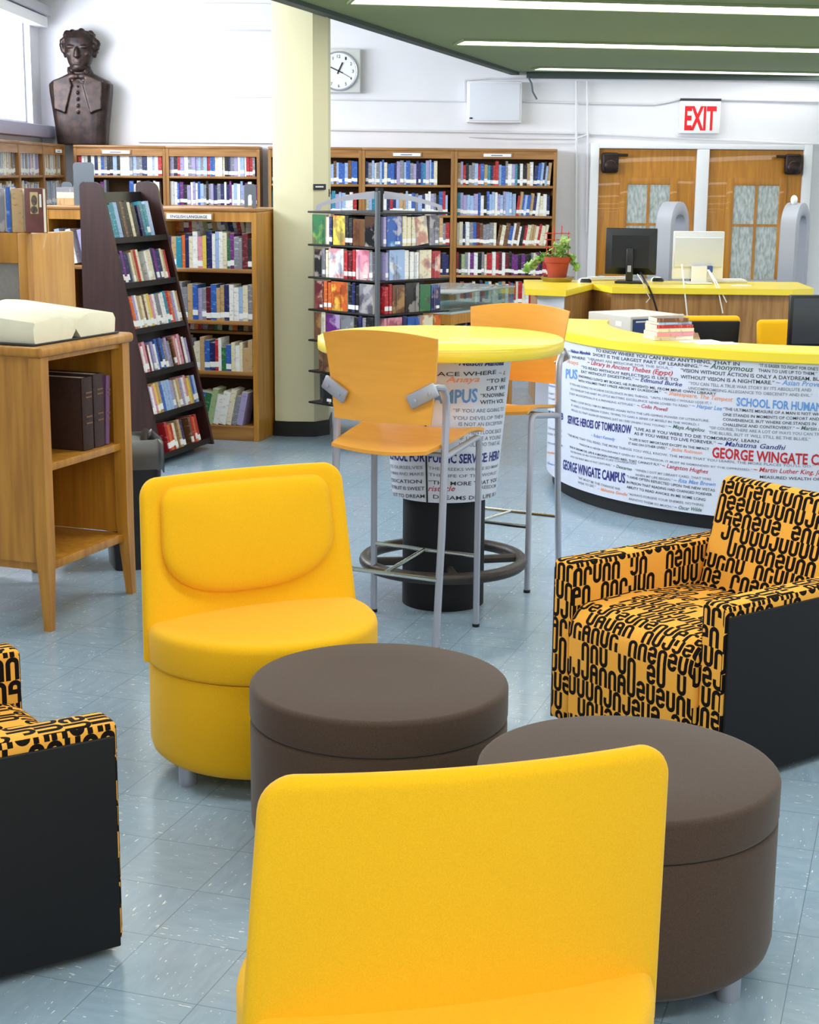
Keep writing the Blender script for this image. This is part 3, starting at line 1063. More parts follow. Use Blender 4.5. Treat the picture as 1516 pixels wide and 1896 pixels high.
def cover_material(name, c, c2, c3):
    """illustrated paperback cover: soft patches of three inks"""
    m, nt, b = newmat('cover_' + name.replace(' ', '_'))
    N.nt = nt
    tc = nt.nodes.new('ShaderNodeTexCoord')
    oi = nt.nodes.new('ShaderNodeObjectInfo')
    r = N(oi.outputs['Random']) * 60.0
    cols = []
    for sc, off in ((8.0, 0.0), (14.0, 9.0)):
        n = nt.nodes.new('ShaderNodeTexNoise')
        n.noise_dimensions = '4D'
        n.inputs['Scale'].default_value = sc
        n.inputs['Detail'].default_value = 3.0
        nt.links.new(tc.outputs['Object'], n.inputs['Vector'])
        nt.links.new((r + off).x, n.inputs['W'])
        cols.append(((N(n.outputs['Fac']) - 0.53) * 14.0).max(0.0).min(1.0))
    a = mixcol(nt, cols[0] * 0.7, lin(c), lin(c2))
    nt.links.new(mixcol(nt, cols[1] * 0.55, a, lin(c3)), b.inputs['Base Color'])
    b.inputs['Roughness'].default_value = 0.22
    return m


JK = {k: book_material(k, v) for k, v in PAL.items()}
ART = {}
for k, (c2, c3) in {'blue': ((90, 170, 220), (240, 220, 210)), 'black': ((90, 60, 40), (190, 180, 170)), 'white': ((200, 80, 90), (120, 110, 140)), 'brown': ((180, 140, 90), (60, 30, 30)),
                    'red': ((240, 220, 200), (60, 20, 30)), 'pink': ((150, 50, 80), (240, 220, 210)), 'purple': ((200, 180, 220), (50, 30, 90)), 'yellow': ((230, 110, 60), (60, 60, 80)),
                    'grey': ((60, 60, 70), (200, 190, 190)), 'cream': ((170, 60, 60), (120, 90, 130)), 'green': ((150, 170, 80), (80, 50, 70)), 'orange': ((250, 220, 90), (120, 50, 40)),
                    'navy': ((90, 120, 180), (200, 160, 150)), 'pale blue': ((240, 240, 240), (90, 60, 50)), 'maroon': ((150, 80, 70), (220, 190, 160)), 'teal': ((220, 230, 230), (20, 40, 60))}.items():
    ART[k] = cover_material(k, PAL[k], c2, c3)
ORD = ['zeroth', 'first', 'second', 'third', 'fourth', 'fifth', 'sixth', 'seventh', 'eighth', 'ninth', 'tenth', 'eleventh', 'twelfth', 'thirteenth', 'fourteenth', 'fifteenth', 'sixteenth',
       'seventeenth', 'eighteenth', 'nineteenth', 'twentieth', 'twenty-first', 'twenty-second', 'twenty-third', 'twenty-fourth', 'twenty-fifth', 'twenty-sixth', 'twenty-seventh',
       'twenty-eighth', 'twenty-ninth', 'thirtieth', 'thirty-first', 'thirty-second', 'thirty-third', 'thirty-fourth', 'thirty-fifth', 'thirty-sixth']


def book_shape(mb, w, h, d, label=True, T=None, mi=(0, 1, 2), lz=0.022):
    """spine on the -y face, width along x, standing on z = 0"""
    vs = [(x, y, z) for x in (-w / 2, w / 2) for y in (0, d) for z in (0, h)]
    fs = [(0, 4, 5, 1), (0, 1, 3, 2), (4, 6, 7, 5), (2, 3, 7, 6), (0, 2, 6, 4), (1, 5, 7, 3)]
    o = len(mb.f)
    mb.add(vs, fs, 0, T)
    for k, mm in enumerate((mi[0], mi[0], mi[0], mi[1], mi[1], mi[1])):
        mb.m[o + k] = mm
    if label:
        mb.box(-w / 2 - 0.0004, w / 2 + 0.0004, -0.0012, 0.006, lz, lz + 0.034, mi[2], T)
    return mb


def put_book(name, label, cat, group, T, w, h, d, m, lab, lz=0.022):
    o = book_shape(MB(), w, h, d, lab, lz=lz).build(name, [m, M['page'], M['wlabel']], sharp=30)
    o.matrix_world = T
    return tag(o, label, cat, group)


def shelf_row(origin, rz, length, z, spec, name, kind, where, group, mb=None, depth=0.15, tilt=0.0, start=0.0):
    """fill a shelf with upright books, left to right as seen from its front; spec gives colours, sizes and leaning runs"""
    rnd = random.Random(spec.get('seed', 1))
    cols = spec['cols']
    x, k = start, 0
    lean = 0.0
    while True:
        w_ = rnd.uniform(*spec.get('w', (0.02, 0.042)))
        h = rnd.uniform(*spec.get('h', (0.20, 0.245)))
        c = cols[k % len(cols)] if spec.get('fixed') else rnd.choice(cols)
        lean = spec.get('lean', 0.0)
        runs = spec.get('runs')
        if runs:
            lean = 0.0
            for a, b, l in runs:
                if a <= (x + 1e-4) / length < b:
                    lean = l
        skip = [g for g in spec.get('gaps', ()) if g[0] <= x / length < g[1]]
        if skip:
            x = skip[0][1] * length + 1e-5
            continue
        adv = w_ / max(0.3, math.cos(lean)) + 0.0012
        if x + adv + max(0.0, math.sin(lean)) * h > length:
            break
        back = rnd.uniform(0.0, spec.get('jit', 0.012))
        off = rot2((x + adv / 2, back), rz)
        T = Matrix.Translation((origin[0] + off.x, origin[1] + off.y, z)) @ Matrix.Rotation(rz, 4, 'Z')
        if tilt:
            T = T @ Matrix.Rotation(tilt, 4, 'X')
        lift = abs(math.sin(lean)) * w_ / 2
        T = T @ Matrix.Translation((0, 0, lift + 0.0004)) @ Matrix.Rotation(lean, 4, 'Y')
        k += 1
        lab = rnd.random() < spec.get('lab', 0.8)
        lz = rnd.uniform(0.012, 0.03)
        if mb is not None:
            book_shape(mb, w_, h, depth, lab, T, (mb.idx[c], mb.idx['page'], mb.idx['label']), lz)
        else:
            put_book(name, f'{c} {kind}, {ORD[k]} from left, {where}', 'book', group, T, w_, h, depth, JK[c], lab, lz)
        x += adv
    return k


# ================================================================ tall oak bookcases along the back wall
BT = 1.955            # their height
BD = 0.30
YF = 16.02            # their front


def bookcase(x0, x1, label, shelves, rz=0.0, origin=None, signs=(), end_right=False, base=True):
    """x0..x1 along the wall, front at local y = 0"""
    if origin is None:
        origin = (x0, YF)
    W = x1 - x0
    t = thing('bookcase', label, 'bookcase', (origin[0], origin[1], 0), rz, 'tall oak bookcases along the walls')
    e = 0.032
    for a, b in ((0.0, e), (W - e, W)):
        MB().rbox(a + 0.0005, b - 0.0005, 0.0, BD, 0.0, BT - 0.027, 0.003, 1).build('side_panel', M['oak'], t)
    MB().rbox(0.0005, W - 0.0005, -0.004, BD, BT - 0.026, BT, 0.004, 2).build('top_panel', M['oakx'], t)
    MB().box(e, W - e, 0.005, 0.028, BT - 0.10, BT - 0.027).build('top_rail', M['oakx'], t)
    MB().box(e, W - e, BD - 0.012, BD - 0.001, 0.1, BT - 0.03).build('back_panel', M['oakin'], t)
    MB().box(e, W - e, 0.02, 0.04, 0.0, 0.095).build('kickboard', M['oakx'], t)
    for z in shelves:
        MB().rbox(e, W - e, 0.004, BD - 0.013, z - 0.024, z, 0.004, 2).build('shelf', M['oakx'], t)
    for sx in signs:
        h = MB().rbox(sx - 0.15, sx + 0.15, -0.004, 0.0045, BT - 0.088, BT - 0.04, 0.002).build('label_holder', M['oakx'], t)
        MB().box(sx - 0.135, sx + 0.135, -0.0055, -0.0042, BT - 0.08, BT - 0.05).build('label_card', M['paper'], h)
        MB().box(sx - 0.06, sx + 0.05, -0.0062, -0.0056, BT - 0.072, BT - 0.062).build('printed_word', M['inkg'], h)
    return t


RS = [1.60, 1.307, 1.014, 0.722, 0.43, 0.10]
RX = [-1.42, -0.497, 0.411, 1.42]
bookcase(RX[0], RX[1], 'tall oak bookcase on the back wall mostly hidden behind the cream pillar', RS)
bookcase(RX[1], RX[2], 'tall oak bookcase on the back wall behind the spinner rack', RS, signs=(0.44,))
bookcase(RX[2], RX[3], 'tall oak bookcase on the back wall beside the double doors', RS, signs=(0.42,))
LS = [1.665, 1.385, 1.10, 0.81, 0.52, 0.10]
LX = [-3.33, -2.425, -1.50]
bookcase(LX[0], LX[1], 'tall oak bookcase on the back wall beneath the bust, in the window corner', LS, signs=(0.42,))
bookcase(LX[1], LX[2], 'tall oak bookcase on the back wall under the white wall boards', LS)
XW = -3.40            # front of the window-wall bookcases
for ya, yb, lb in ((15.05, 15.98, 'oak bookcase on the window wall, next to the corner below the bust'), (14.12, 15.05, 'oak bookcase under the window, second one out from the corner'),
                   (13.19, 14.12, 'oak bookcase under the window at the edge of the photo')):
    bookcase(0, yb - ya, lb, LS, rz=R(90), origin=(XW, ya), signs=(0.62,) if ya > 15 else ())

LIB = 'library books on the back wall bookcases'
BW = ['pale blue', 'white', 'blue', 'grey', 'pale blue', 'cream', 'navy', 'lilac', 'pale blue', 'white', 'teal', 'black', 'red', 'blue', 'tan']
CW = ['cream', 'white', 'grey', 'tan', 'white', 'maroon', 'navy', 'black', 'red', 'blue', 'cream', 'brown']
e = 0.034
def wall_row(xa, xb, z, where, seed, cols, **kw):
    sp = dict(seed=seed, cols=cols, h=(0.19, 0.235), w=(0.019, 0.040))
    sp.update(kw)
    return shelf_row((xa + e, YF + 0.03), 0.0, xb - xa - 2 * e, z, sp, 'library_book', 'book', where, LIB, start=sp.pop('start', 0.0))
nb = 0
D_, Mid_, Pil_, Cor_, Brd_ = ('of bookcase beside the doors', 'of bookcase behind the spinner rack', 'of bookcase behind the pillar', 'of bookcase beneath the bust', 'of bookcase under the wall boards')
nb += wall_row(RX[2], RX[3], RS[0], 'top shelf ' + D_, 11, BW, gaps=((0.94, 1.0),), runs=((0.78, 1, 0.08),))
nb += wall_row(RX[2], RX[3], RS[1], 'second shelf ' + D_, 12, BW, runs=((0.6, 0.86, 0.10),), gaps=((0.97, 1),))
nb += wall_row(RX[2], RX[3], RS[2], 'third shelf ' + D_, 13, CW, runs=((0.4, 0.97, 0.16),), gaps=((0.96, 1),))
nb += wall_row(RX[2], RX[3], RS[3], 'fourth shelf ' + D_, 14, ['cream', 'white', 'cream', 'pale green', 'maroon', 'navy', 'red', 'black', 'grey', 'purple', 'red', 'navy', 'black', 'red'], h=(0.2, 0.23), lab=1)
nb += wall_row(RX[2], RX[3], RS[4], 'fifth shelf ' + D_, 15, ['white', 'cream', 'orange', 'navy', 'teal', 'red', 'tan', 'white', 'blue'])
nb += wall_row(RX[1], RX[2], RS[0], 'top shelf ' + Mid_, 16, BW, gaps=((0.84, 1.0),), h=(0.2, 0.24))
nb += wall_row(RX[1], RX[2], RS[1], 'second shelf ' + Mid_, 17, BW, h=(0.19, 0.23))
nb += wall_row(RX[1], RX[2], RS[2], 'third shelf ' + Mid_, 18, BW, gaps=((0.0, 0.56),))
nb += wall_row(RX[1], RX[2], RS[3], 'fourth shelf ' + Mid_, 19, CW, gaps=((0.0, 0.62),))
nb += wall_row(RX[0], RX[1], RS[0], 'top shelf ' + Pil_, 20, ['blue', 'brown', 'navy', 'pale blue', 'blue', 'pale blue'], gaps=((0.14, 0.62),))
nb += wall_row(RX[0], RX[1], RS[1], 'second shelf ' + Pil_, 21, BW, gaps=((0.14, 0.62),))
LB = ['lilac', 'white', 'pale blue', 'blue', 'grey', 'navy', 'pale blue', 'white', 'lilac', 'teal', 'cream', 'white', 'black', 'grey', 'red']
nb += wall_row(LX[1], LX[2], LS[0], 'top shelf ' + Brd_, 22, LB, h=(0.19, 0.23), lab=1)
nb += wall_row(LX[0], LX[1], LS[0], 'top shelf ' + Cor_, 23, LB, h=(0.19, 0.23), lab=1)
print('library_book', nb)
# the rows that show smallest, behind the low bookcase and along the window wall
rest = MB()
keys = list(PAL)
rest.idx = {k: i for i, k in enumerate(keys)}
rest.idx['page'], rest.idx['label'] = len(keys), len(keys) + 1
for (xa, xb), z, sd in (((LX[1], LX[2]), LS[1], 24), ((LX[0], LX[1]), LS[1], 25)):
    shelf_row((xa + e, YF + 0.03), 0.0, xb - xa - 2 * e, z, dict(seed=sd, cols=['navy', 'blue', 'white', 'lilac', 'pale blue', 'black', 'grey', 'purple', 'white'], h=(0.19, 0.235), w=(0.019, 0.04), lab=1, gaps=((0.3, 0.6),) if sd == 25 else ()), '', '', '', '', mb=rest)
for ya in (15.05, 14.12, 13.19):
    for z, sd in ((LS[0], 26), (LS[1], 27)):
        shelf_row((XW - 0.03, ya + e), R(90), 0.93 - 2 * e, z, dict(seed=sd + int(ya * 7), cols=['tan', 'cream', 'grey', 'pale blue', 'tan', 'white', 'cream', 'lilac'], h=(0.19, 0.235), w=(0.019, 0.04), lab=0.9), '', '', '', '', mb=rest)
r_ = rest.build('shelved_books', [JK[k] for k in keys] + [M['page'], M['wlabel']], sharp=30)
r_['kind'] = 'stuff'
tag(r_, 'far rows of books on the window wall shelves and lower corner shelves', 'books')

# ================================================================ bust
def bust():
    g = MB()
    def sec(z, w, d, cy=0.0, p=2.6, n=28, cx=0.0):
        out = []
        for i in range(n):
            a = 2 * math.pi * i / n
            ca, sa = math.cos(a), math.sin(a)
            out.append((cx + w * math.copysign(abs(ca) ** (2 / p), ca), cy + d * math.copysign(abs(sa) ** (2 / p), sa), z))
        return out
    # torso, cut off below the shoulders
    g.loft([sec(0.0, 0.245, 0.15, p=4), sec(0.18, 0.262, 0.165, p=4), sec(0.36, 0.285, 0.175, p=4), sec(0.50, 0.305, 0.17, p=4), sec(0.575, 0.31, 0.155, p=4), sec(0.61, 0.275, 0.14, p=3),
            sec(0.64, 0.20, 0.13, 0.01), sec(0.68, 0.12, 0.115, 0.015), sec(0.74, 0.092, 0.10, 0.01), sec(0.80, 0.088, 0.10, 0.0)])
    # head
    g.loft([sec(0.70, 0.05, 0.06, -0.05, 2.2), sec(0.725, 0.075, 0.085, -0.045, 2.2), sec(0.77, 0.10, 0.115, -0.03, 2.3), sec(0.83, 0.118, 0.135, -0.015, 2.3), sec(0.88, 0.126, 0.142, -0.005, 2.3), sec(0.94, 0.13, 0.15, 0.0, 2.3),
            sec(0.99, 0.126, 0.148, 0.005, 2.2), sec(1.03, 0.105, 0.125, 0.01, 2.1), sec(1.058, 0.065, 0.08, 0.012, 2.0), sec(1.067, 0.02, 0.03, 0.012, 2.0)])
    hb = len(g.v) - 10 * 28
    E = g.ell
    E((0, -0.155, 0.855), (0.022, 0.038, 0.05)); E((0, -0.165, 0.83), (0.028, 0.03, 0.018))          # nose
    E((-0.055, -0.128, 0.91), (0.05, 0.03, 0.016)); E((0.055, -0.128, 0.91), (0.05, 0.03, 0.016))     # brows
    E((-0.075, -0.105, 0.85), (0.03, 0.03, 0.025)); E((0.075, -0.105, 0.85), (0.03, 0.03, 0.025))     # cheekbones
    E((0, -0.137, 0.795), (0.042, 0.02, 0.010)); E((0, -0.135, 0.776), (0.036, 0.02, 0.010))          # lips
    E((0, -0.115, 0.735), (0.055, 0.045, 0.035)); E((0, -0.105, 0.72), (0.07, 0.045, 0.03))            # chin and beard
    E((-0.132, 0.0, 0.86), (0.018, 0.03, 0.045)); E((0.132, 0.0, 0.86), (0.018, 0.03, 0.045))          # ears
    rn = random.Random(4)
    for k in range(46):                                                                                  # hair locks
        a = R(-20 + 220 * rn.random())
        z = rn.uniform(0.87, 1.04)
        rr = 0.135 * math.sqrt(max(0.05, 1 - ((z - 0.92) / 0.16) ** 2 * 0.7))
        E((rr * math.cos(a) * 0.98, 0.005 + rr * math.sin(a) * 1.05, z), (rn.uniform(0.028, 0.042), 0.035, rn.uniform(0.02, 0.035)), 10, 6)
    for x_, z_ in ((-0.148, 0.965), (-0.152, 0.93), (0.15, 0.955), (0.158, 0.94), (-0.146, 0.90), (0.148, 0.905), (-0.06, 1.045), (0.02, 1.055), (0.07, 1.03), (0.11, 1.005)):
        E((x_, -0.01, z_), (0.03, 0.05, 0.028), 10, 6)
    for p in g.v[hb:]:                       # a large head on the neck
        p.x *= 1.12
        p.z = 0.70 + (p.z - 0.70) * 1.05
    # coat: lapels, collar, bow tie, waistcoat edge and buttons
    def lapel(s):
        g.add([(s * 0.09, -0.165, 0.655), (s * 0.245, -0.168, 0.60), (s * 0.235, -0.195, 0.34), (s * 0.125, -0.205, 0.30), (s * 0.055, -0.185, 0.56),
               (s * 0.09, -0.10, 0.655), (s * 0.245, -0.10, 0.60), (s * 0.235, -0.10, 0.34), (s * 0.125, -0.10, 0.30), (s * 0.055, -0.10, 0.56)],
              [(0, 1, 2, 3, 4), (9, 8, 7, 6, 5), (0, 5, 6, 1), (1, 6, 7, 2), (2, 7, 8, 3), (3, 8, 9, 4), (4, 9, 5, 0)])
    lapel(-1); lapel(1)
    for s in (-1, 1):
        g.loft([sec(0.60, 0.02, 0.03, -0.13, cx=s * 0.05, n=10), sec(0.69, 0.03, 0.03, -0.095, cx=s * 0.085, n=10), sec(0.735, 0.018, 0.03, -0.06, cx=s * 0.10, n=10)])
        E((s * 0.045, -0.15, 0.645), (0.05, 0.025, 0.028))
    E((0, -0.155, 0.645), (0.018, 0.025, 0.02))
    for k in range(5):
        E((0.0, -0.183, 0.55 - 0.06 * k), (0.012, 0.012, 0.012), 8, 6)
    me = g.mesh('bust', M['bronze'])
    tmp = bpy.data.objects.new('tmp', me)
    COL.objects.link(tmp)
    md = tmp.modifiers.new('r', 'REMESH')
    md.mode = 'VOXEL'
    md.voxel_size = 0.0075
    ms = tmp.modifiers.new('s', 'SMOOTH')
    ms.iterations = 2
    ms.factor = 0.5
    dg = bpy.context.evaluated_depsgraph_get()
    dg.update()
    out = bpy.data.meshes.new_from_object(tmp.evaluated_get(dg))
    bpy.data.objects.remove(tmp)
    for p in out.polygons:
        p.use_smooth = True
    o = bpy.data.objects.new('bust', out)
    COL.objects.link(o)
    o.location = (-3.26, 16.17, BT + 0.001)
    o.rotation_euler = (0, 0, R(-4))
    o.scale = (1, 0.78, 1.01)
    return tag(o, 'large dark bronze bust of a man in a coat on the corner bookcase', 'statue')
bust()
# ================================================================ low oak bookcase with the sign
LC = Vector((-0.98, 10.19))
ud = Vector((0.245, 0.9695))               # along its depth, away from the camera
uf = Vector((-0.9695, 0.245))              # along its front, towards the window wall
LH = 1.485
rzl = math.atan2(-uf.y, -uf.x)             # local +x runs to the right as seen from its front
def low_case(start, W, label, shelves, mids=(), sign=False, dep=0.42):
    o = LC + uf * (start + W)
    t = thing('low_bookcase', label, 'bookcase', (o.x, o.y, 0), rzl, 'low oak bookcases')
    e = 0.034
    MB().rbox(0.0005, e, 0, dep, 0, LH - 0.023, 0.003, 1).build('side_panel', M['honeyd'], t)
    MB().rbox(W - e, W - 0.0005, 0, dep, 0, LH - 0.023, 0.003, 1).build('side_panel', M['honeyd'], t)
    MB().rbox(0.0005, W - 0.0005, -0.006, dep + 0.004, LH - 0.022, LH, 0.005, 2).build('top_panel', M['oakx'], t)
    MB().box(e, W - e, 0.004, 0.024, LH - 0.085, LH - 0.023).build('top_rail', M['honeyd'], t)
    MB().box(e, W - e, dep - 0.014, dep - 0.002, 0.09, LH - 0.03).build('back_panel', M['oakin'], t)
    MB().rbox(e, W - e, 0.004, 0.028, 0.0, 0.095, 0.003, 1).build('kickboard', M['oakx'], t)
    for z in shelves:
        MB().rbox(e, W - e, 0.003, dep - 0.015, z - 0.026, z, 0.004, 2).build('shelf', M['oakx'], t)
    for z in mids:
        MB().rbox(e + 0.001, W - e - 0.001, 0.19, dep - 0.015, z - 0.02, z, 0.003, 1).build('riser_shelf', M['oakx'], t)
    if sign:
        h = MB().rbox(0.045, 0.375, -0.008, 0.0035, LH - 0.078, LH - 0.032, 0.003).build('label_holder', M['oakx'], t)
        (vs, fs), = text_mesh_jobs([('ENGLISH LANGUAGE', 0, 0.01)])
        MB().box(0.058, 0.362, -0.0095, -0.0082, LH - 0.072, LH - 0.038).build('label_card', M['wlabel'], h)
        MB().add([(0.085 + v.x * 0.25, -0.0102, LH - 0.065 + v.y * 0.018) for v in vs], fs).build('printed_word', M['ink'], h)
    return o
LSH = [1.105, 0.775, 0.45, 0.097]
o1 = low_case(0.0, 0.66, 'low oak bookcase with a label holder, between the leaning rack and the pillar', LSH, (1.325, 0.69, 0.40), True)
low_case(0.664, 0.80, 'low oak bookcase behind the leaning rack, with bookends standing on top', LSH)
G = 'hardbacks in the low oak bookcase'
def low_row(z, where, seed, cols, back=0.012, W=0.66, **kw):
    e = 0.036
    oo = o1 + rot2((e, back), rzl)
    sp = dict(seed=seed, cols=cols, h=(0.2, 0.25), w=(0.018, 0.038), jit=0.006)
    sp.update(kw)
    return shelf_row(oo, rzl, W - 2 * e, z, sp, 'hardback_book', 'hardback', where, G, depth=0.15)
L_ = 'of the low oak bookcase'
n_ = low_row(LSH[0], 'top shelf ' + L_, 31, ['grey', 'navy', 'tan', 'teal', 'orange', 'navy', 'cream', 'white', 'pink', 'yellow', 'navy', 'white', 'pale blue', 'white', 'cream', 'green', 'purple', 'grey', 'grey', 'maroon', 'black', 'blue'], fixed=True, h=(0.19, 0.235), lab=0.6)
n_ += low_row(1.327, 'raised back row, top shelf ' + L_, 32, ['orange', 'tan', 'purple', 'red', 'cream', 'pale blue', 'white', 'pale green', 'green', 'tan', 'white', 'blue', 'grey', 'navy', 'lilac', 'red', 'cream', 'white', 'white', 'navy', 'cream', 'maroon'], 0.195, fixed=True, h=(0.095, 0.115), runs=((0.2, 0.8, -0.2),), lab=0.3, w=(0.02, 0.034))
n_ += low_row(LSH[1], 'middle shelf ' + L_, 33, ['pale blue', 'cream', 'grey', 'grey', 'tan', 'blue', 'lilac', 'grey', 'maroon', 'blue', 'tan', 'tan', 'navy', 'white', 'white'], h=(0.19, 0.24), fixed=True, lab=0.5, w=(0.022, 0.042))
n_ += low_row(0.692, 'raised back row, third shelf ' + L_, 34, ['white', 'pale green', 'cream', 'green', 'red', 'pale blue', 'green', 'black', 'orange', 'grey', 'brown', 'tan'], 0.195, h=(0.062, 0.072), w=(0.025, 0.045), runs=((0.1, 0.9, 0.12),), lab=0)
n_ += low_row(LSH[2], 'third shelf ' + L_, 35, ['white', 'cream', 'tan', 'tan', 'pale blue', 'navy', 'cream', 'cream', 'tan', 'blue', 'navy', 'red', 'white', 'green', 'blue', 'cream'], fixed=True, h=(0.15, 0.215), lab=0.4)
n_ += low_row(LSH[3], 'bottom shelf ' + L_, 36, ['lilac', 'blue', 'white', 'pale green', 'blue', 'green', 'pale green', 'white', 'white', 'cream', 'grey'], fixed=True, h=(0.19, 0.235), runs=((0.0, 0.82, 0.20),), gaps=((0.83, 1),), w=(0.03, 0.05), lab=0.1)
print('hardback', n_)
# bookends and lying books on the low bookcases
def bookend(p, rz, s, label):
    w, h, t_ = 0.125 * s, 0.235 * s, 0.004
    g = MB()
    out = [(-w / 2, 0), (-w / 2, h - 0.015), (-w / 2 + 0.015, h), (w / 2 - 0.015, h), (w / 2, h - 0.015), (w / 2, 0), (w * 0.2, 0), (w * 0.2, h * 0.45)]
    out += [(w * 0.2 * math.cos(R(a)), h * 0.45 + w * 0.2 * math.sin(R(a))) for a in (30, 60, 90, 120, 150)]
    out += [(-w * 0.2, h * 0.45), (-w * 0.2, 0)]
    T = Matrix.Translation((p[0], p[1], p[2])) @ Matrix.Rotation(rz, 4, 'Z')
    g.loft([[(x, -t_ / 2, z + 0.003) for x, z in out], [(x, t_ / 2, z + 0.003) for x, z in out]], T=T)
    tngt = [(-w * 0.19, 0.002), (-w * 0.19, 0.11), (w * 0.19, 0.11), (w * 0.19, 0.002)]
    g.prism(tngt, 0.0, 0.003, T=T)
    o = g.build('bookend', M['gmetal'])
    return tag(o, label, 'bookend', 'grey metal bookends')
def on_low(dist, back, z=LH):
    q = LC + uf * dist + ud * back
    return (q.x, q.y, z + 0.001)
bookend(on_low(0.075, 0.10), rzl, 0.62, 'small grey bookend at the pillar end of the low bookcase top')
bookend(on_low(1.21, 0.08), rzl, 1.16, 'tall grey bookend with an arched cutout beside the leaning rack top')
bookend(on_low(1.44, 0.30), rzl, 0.62, 'small grey bookend farther back on the low bookcase, behind the display books')
def flat_book(p, rz, w, d, h, c, label, group, name='hardback_book'):
    T = Matrix.Translation(p) @ Matrix.Rotation(rz, 4, 'Z') @ Matrix.Translation((-w / 2, 0, 0)) @ Matrix.Rotation(math.pi / 2, 4, 'Y') @ Matrix.Translation((-h / 2, 0, 0))
    return put_book(name, label, 'book', group, T, h, w, d, JK[c] if isinstance(c, str) else c, False)
z_ = LH + 0.001
for k, (h, c) in enumerate(((0.045, 'tan'), (0.038, 'cream'), (0.03, 'grey'))):
    p = on_low(1.335, 0.14, z_)
    flat_book((p[0], p[1], z_ + 0.0), rzl, 0.2, 0.15, h, c, f'{c} book lying flat behind the tall bookend, {("bottom", "middle", "top")[k]} of its stack', 'books lying on the low bookcase')
    z_ += h + 0.001
for k, (dst, c) in enumerate(((0.85, 'white'), (0.93, 'lilac'), (1.01, 'white'), (1.09, 'pale blue'))):
    p = on_low(dst + 0.27, 0.02, LSH[0] + 0.001)
    T = Matrix.Translation((p[0], p[1], LSH[0] + 0.001)) @ Matrix.Rotation(rzl, 4, 'Z') @ Matrix.Rotation(R(-12), 4, 'Y') @ Matrix.Translation((0.02, 0, 0.006))
    put_book('hardback_book', f'{c} book leaning on the shelf behind the wood end panel, {ORD[4 - k]} from the left', 'book', 'leaning white books behind the wood end panel', T, 0.035, 0.225, 0.15, JK[c], False)

# ================================================================ leaning dark rack of paperbacks
TA = Vector((-1.46, 9.26))
TB = Vector((-1.236, 9.93))
tx = (TB - TA).normalized()                # along its front
ty = Vector((-tx.y, tx.x))                 # away from its front
TWid = (TB - TA).length
rzt = math.atan2(tx.y, tx.x)
tw = thing('paperback_rack', 'tall dark walnut rack with leaning front shelves of paperbacks', 'book rack', (TA.x, TA.y, 0), rzt)
TH, DB, DT = 1.645, 0.495, 0.135
lean_t = math.atan2(DB - DT, TH)           # front slope
side = [(0.0, 0.03), (DB, 0.03), (DB, TH - 0.03)]
for i in range(7):
    a = R(90 * i / 6)
    side.append((DB - 0.03 + 0.03 * math.cos(a), TH - 0.03 + 0.03 * math.sin(a)))
fx = DB - DT
for i in range(7):
    a = R(90 + 78 * i / 6)
    side.append((fx + 0.045 + 0.06 * math.cos(a), TH - 0.06 + 0.06 * math.sin(a)))
for x0 in (0.0, TWid - 0.024):
    g = MB()
    g.loft([[(x0, y, z) for y, z in side], [(x0 + 0.024, y, z) for y, z in side]])
    g.build('side_panel', M['walnut'], tw)
def slope_y(z): return (DB - DT) * z / TH
sb = MB()
sb.loft([[(x, slope_y(z) + o_, z) for x, o_ in ((0.0245, 0.115), (TWid - 0.0245, 0.115), (TWid - 0.0245, 0.128), (0.0245, 0.128))] for z in (0.06, TH - 0.06)])
sb.build('back_board', M['dark'], tw)
MB().box(0.0245, TWid - 0.0245, 0.13, DB - 0.02, 0.0, 0.10).build('base', M['black'], tw)
TZ = [1.315, 1.055, 0.79, 0.535, 0.29, 0.06]
Tl = Matrix.Rotation(-lean_t, 4, 'X')
for z in TZ:
    g = MB()
    T = Matrix.Translation((0, slope_y(z), z)) @ Tl
    g.box(0.0245, TWid - 0.0245, 0.004, 0.114, -0.014, 0.0, T=T)
    g.box(0.0245, TWid - 0.0245, 0.0, 0.0035, -0.02, 0.014, T=T)
    g.build('shelf', M['blackm'], tw)
GT = 'paperbacks in the leaning dark rack'
def rack_row(z, row, cols, seed, **kw):
    loc = Vector((0.032, slope_y(z) + 0.008))
    q = TA + rot2(loc, rzt)
    sp = dict(seed=seed, cols=cols, fixed=True, h=(0.175, 0.2), w=(0.022, 0.034), jit=0.004, lab=0.55)
    sp.update(kw)
    return shelf_row(q, rzt, TWid - 0.064, z + 0.004, sp, 'paperback_book', 'paperback', f'{row} shelf of the leaning dark rack', GT, depth=0.095, tilt=-lean_t)
n_ = rack_row(TZ[0], 'top', ['teal', 'teal', 'pale blue', 'black', 'brown', 'black', 'black', 'cream', 'black', 'navy'], 41, gaps=((0.48, 0.56), (0.74, 1)), h=(0.195, 0.225), w=(0.026, 0.05), lab=0.1)
n_ += rack_row(TZ[1], 'second', ['navy', 'purple', 'navy', 'navy', 'cream', 'tan', 'red', 'cream', 'white', 'cream', 'cream'], 42, gaps=((0.16, 0.22), (0.36, 0.5), (0.9, 1)), h=(0.18, 0.2))
n_ += rack_row(TZ[2], 'third', ['red', 'orange', 'lilac', 'white', 'tan', 'cream', 'brown', 'cream', 'yellow', 'pink', 'white', 'grey', 'grey', 'white', 'white', 'teal'], 43, gaps=((0.95, 1),), h=(0.19, 0.205), w=(0.024, 0.033), lab=0.8)
n_ += rack_row(TZ[3], 'fourth', ['pink', 'white', 'pink', 'maroon', 'white', 'lilac', 'white', 'blue', 'navy', 'blue', 'grey', 'lilac', 'grey', 'brown'], 44, gaps=((0.2, 0.25), (0.6, 0.66)), h=(0.16, 0.2), w=(0.022, 0.034))
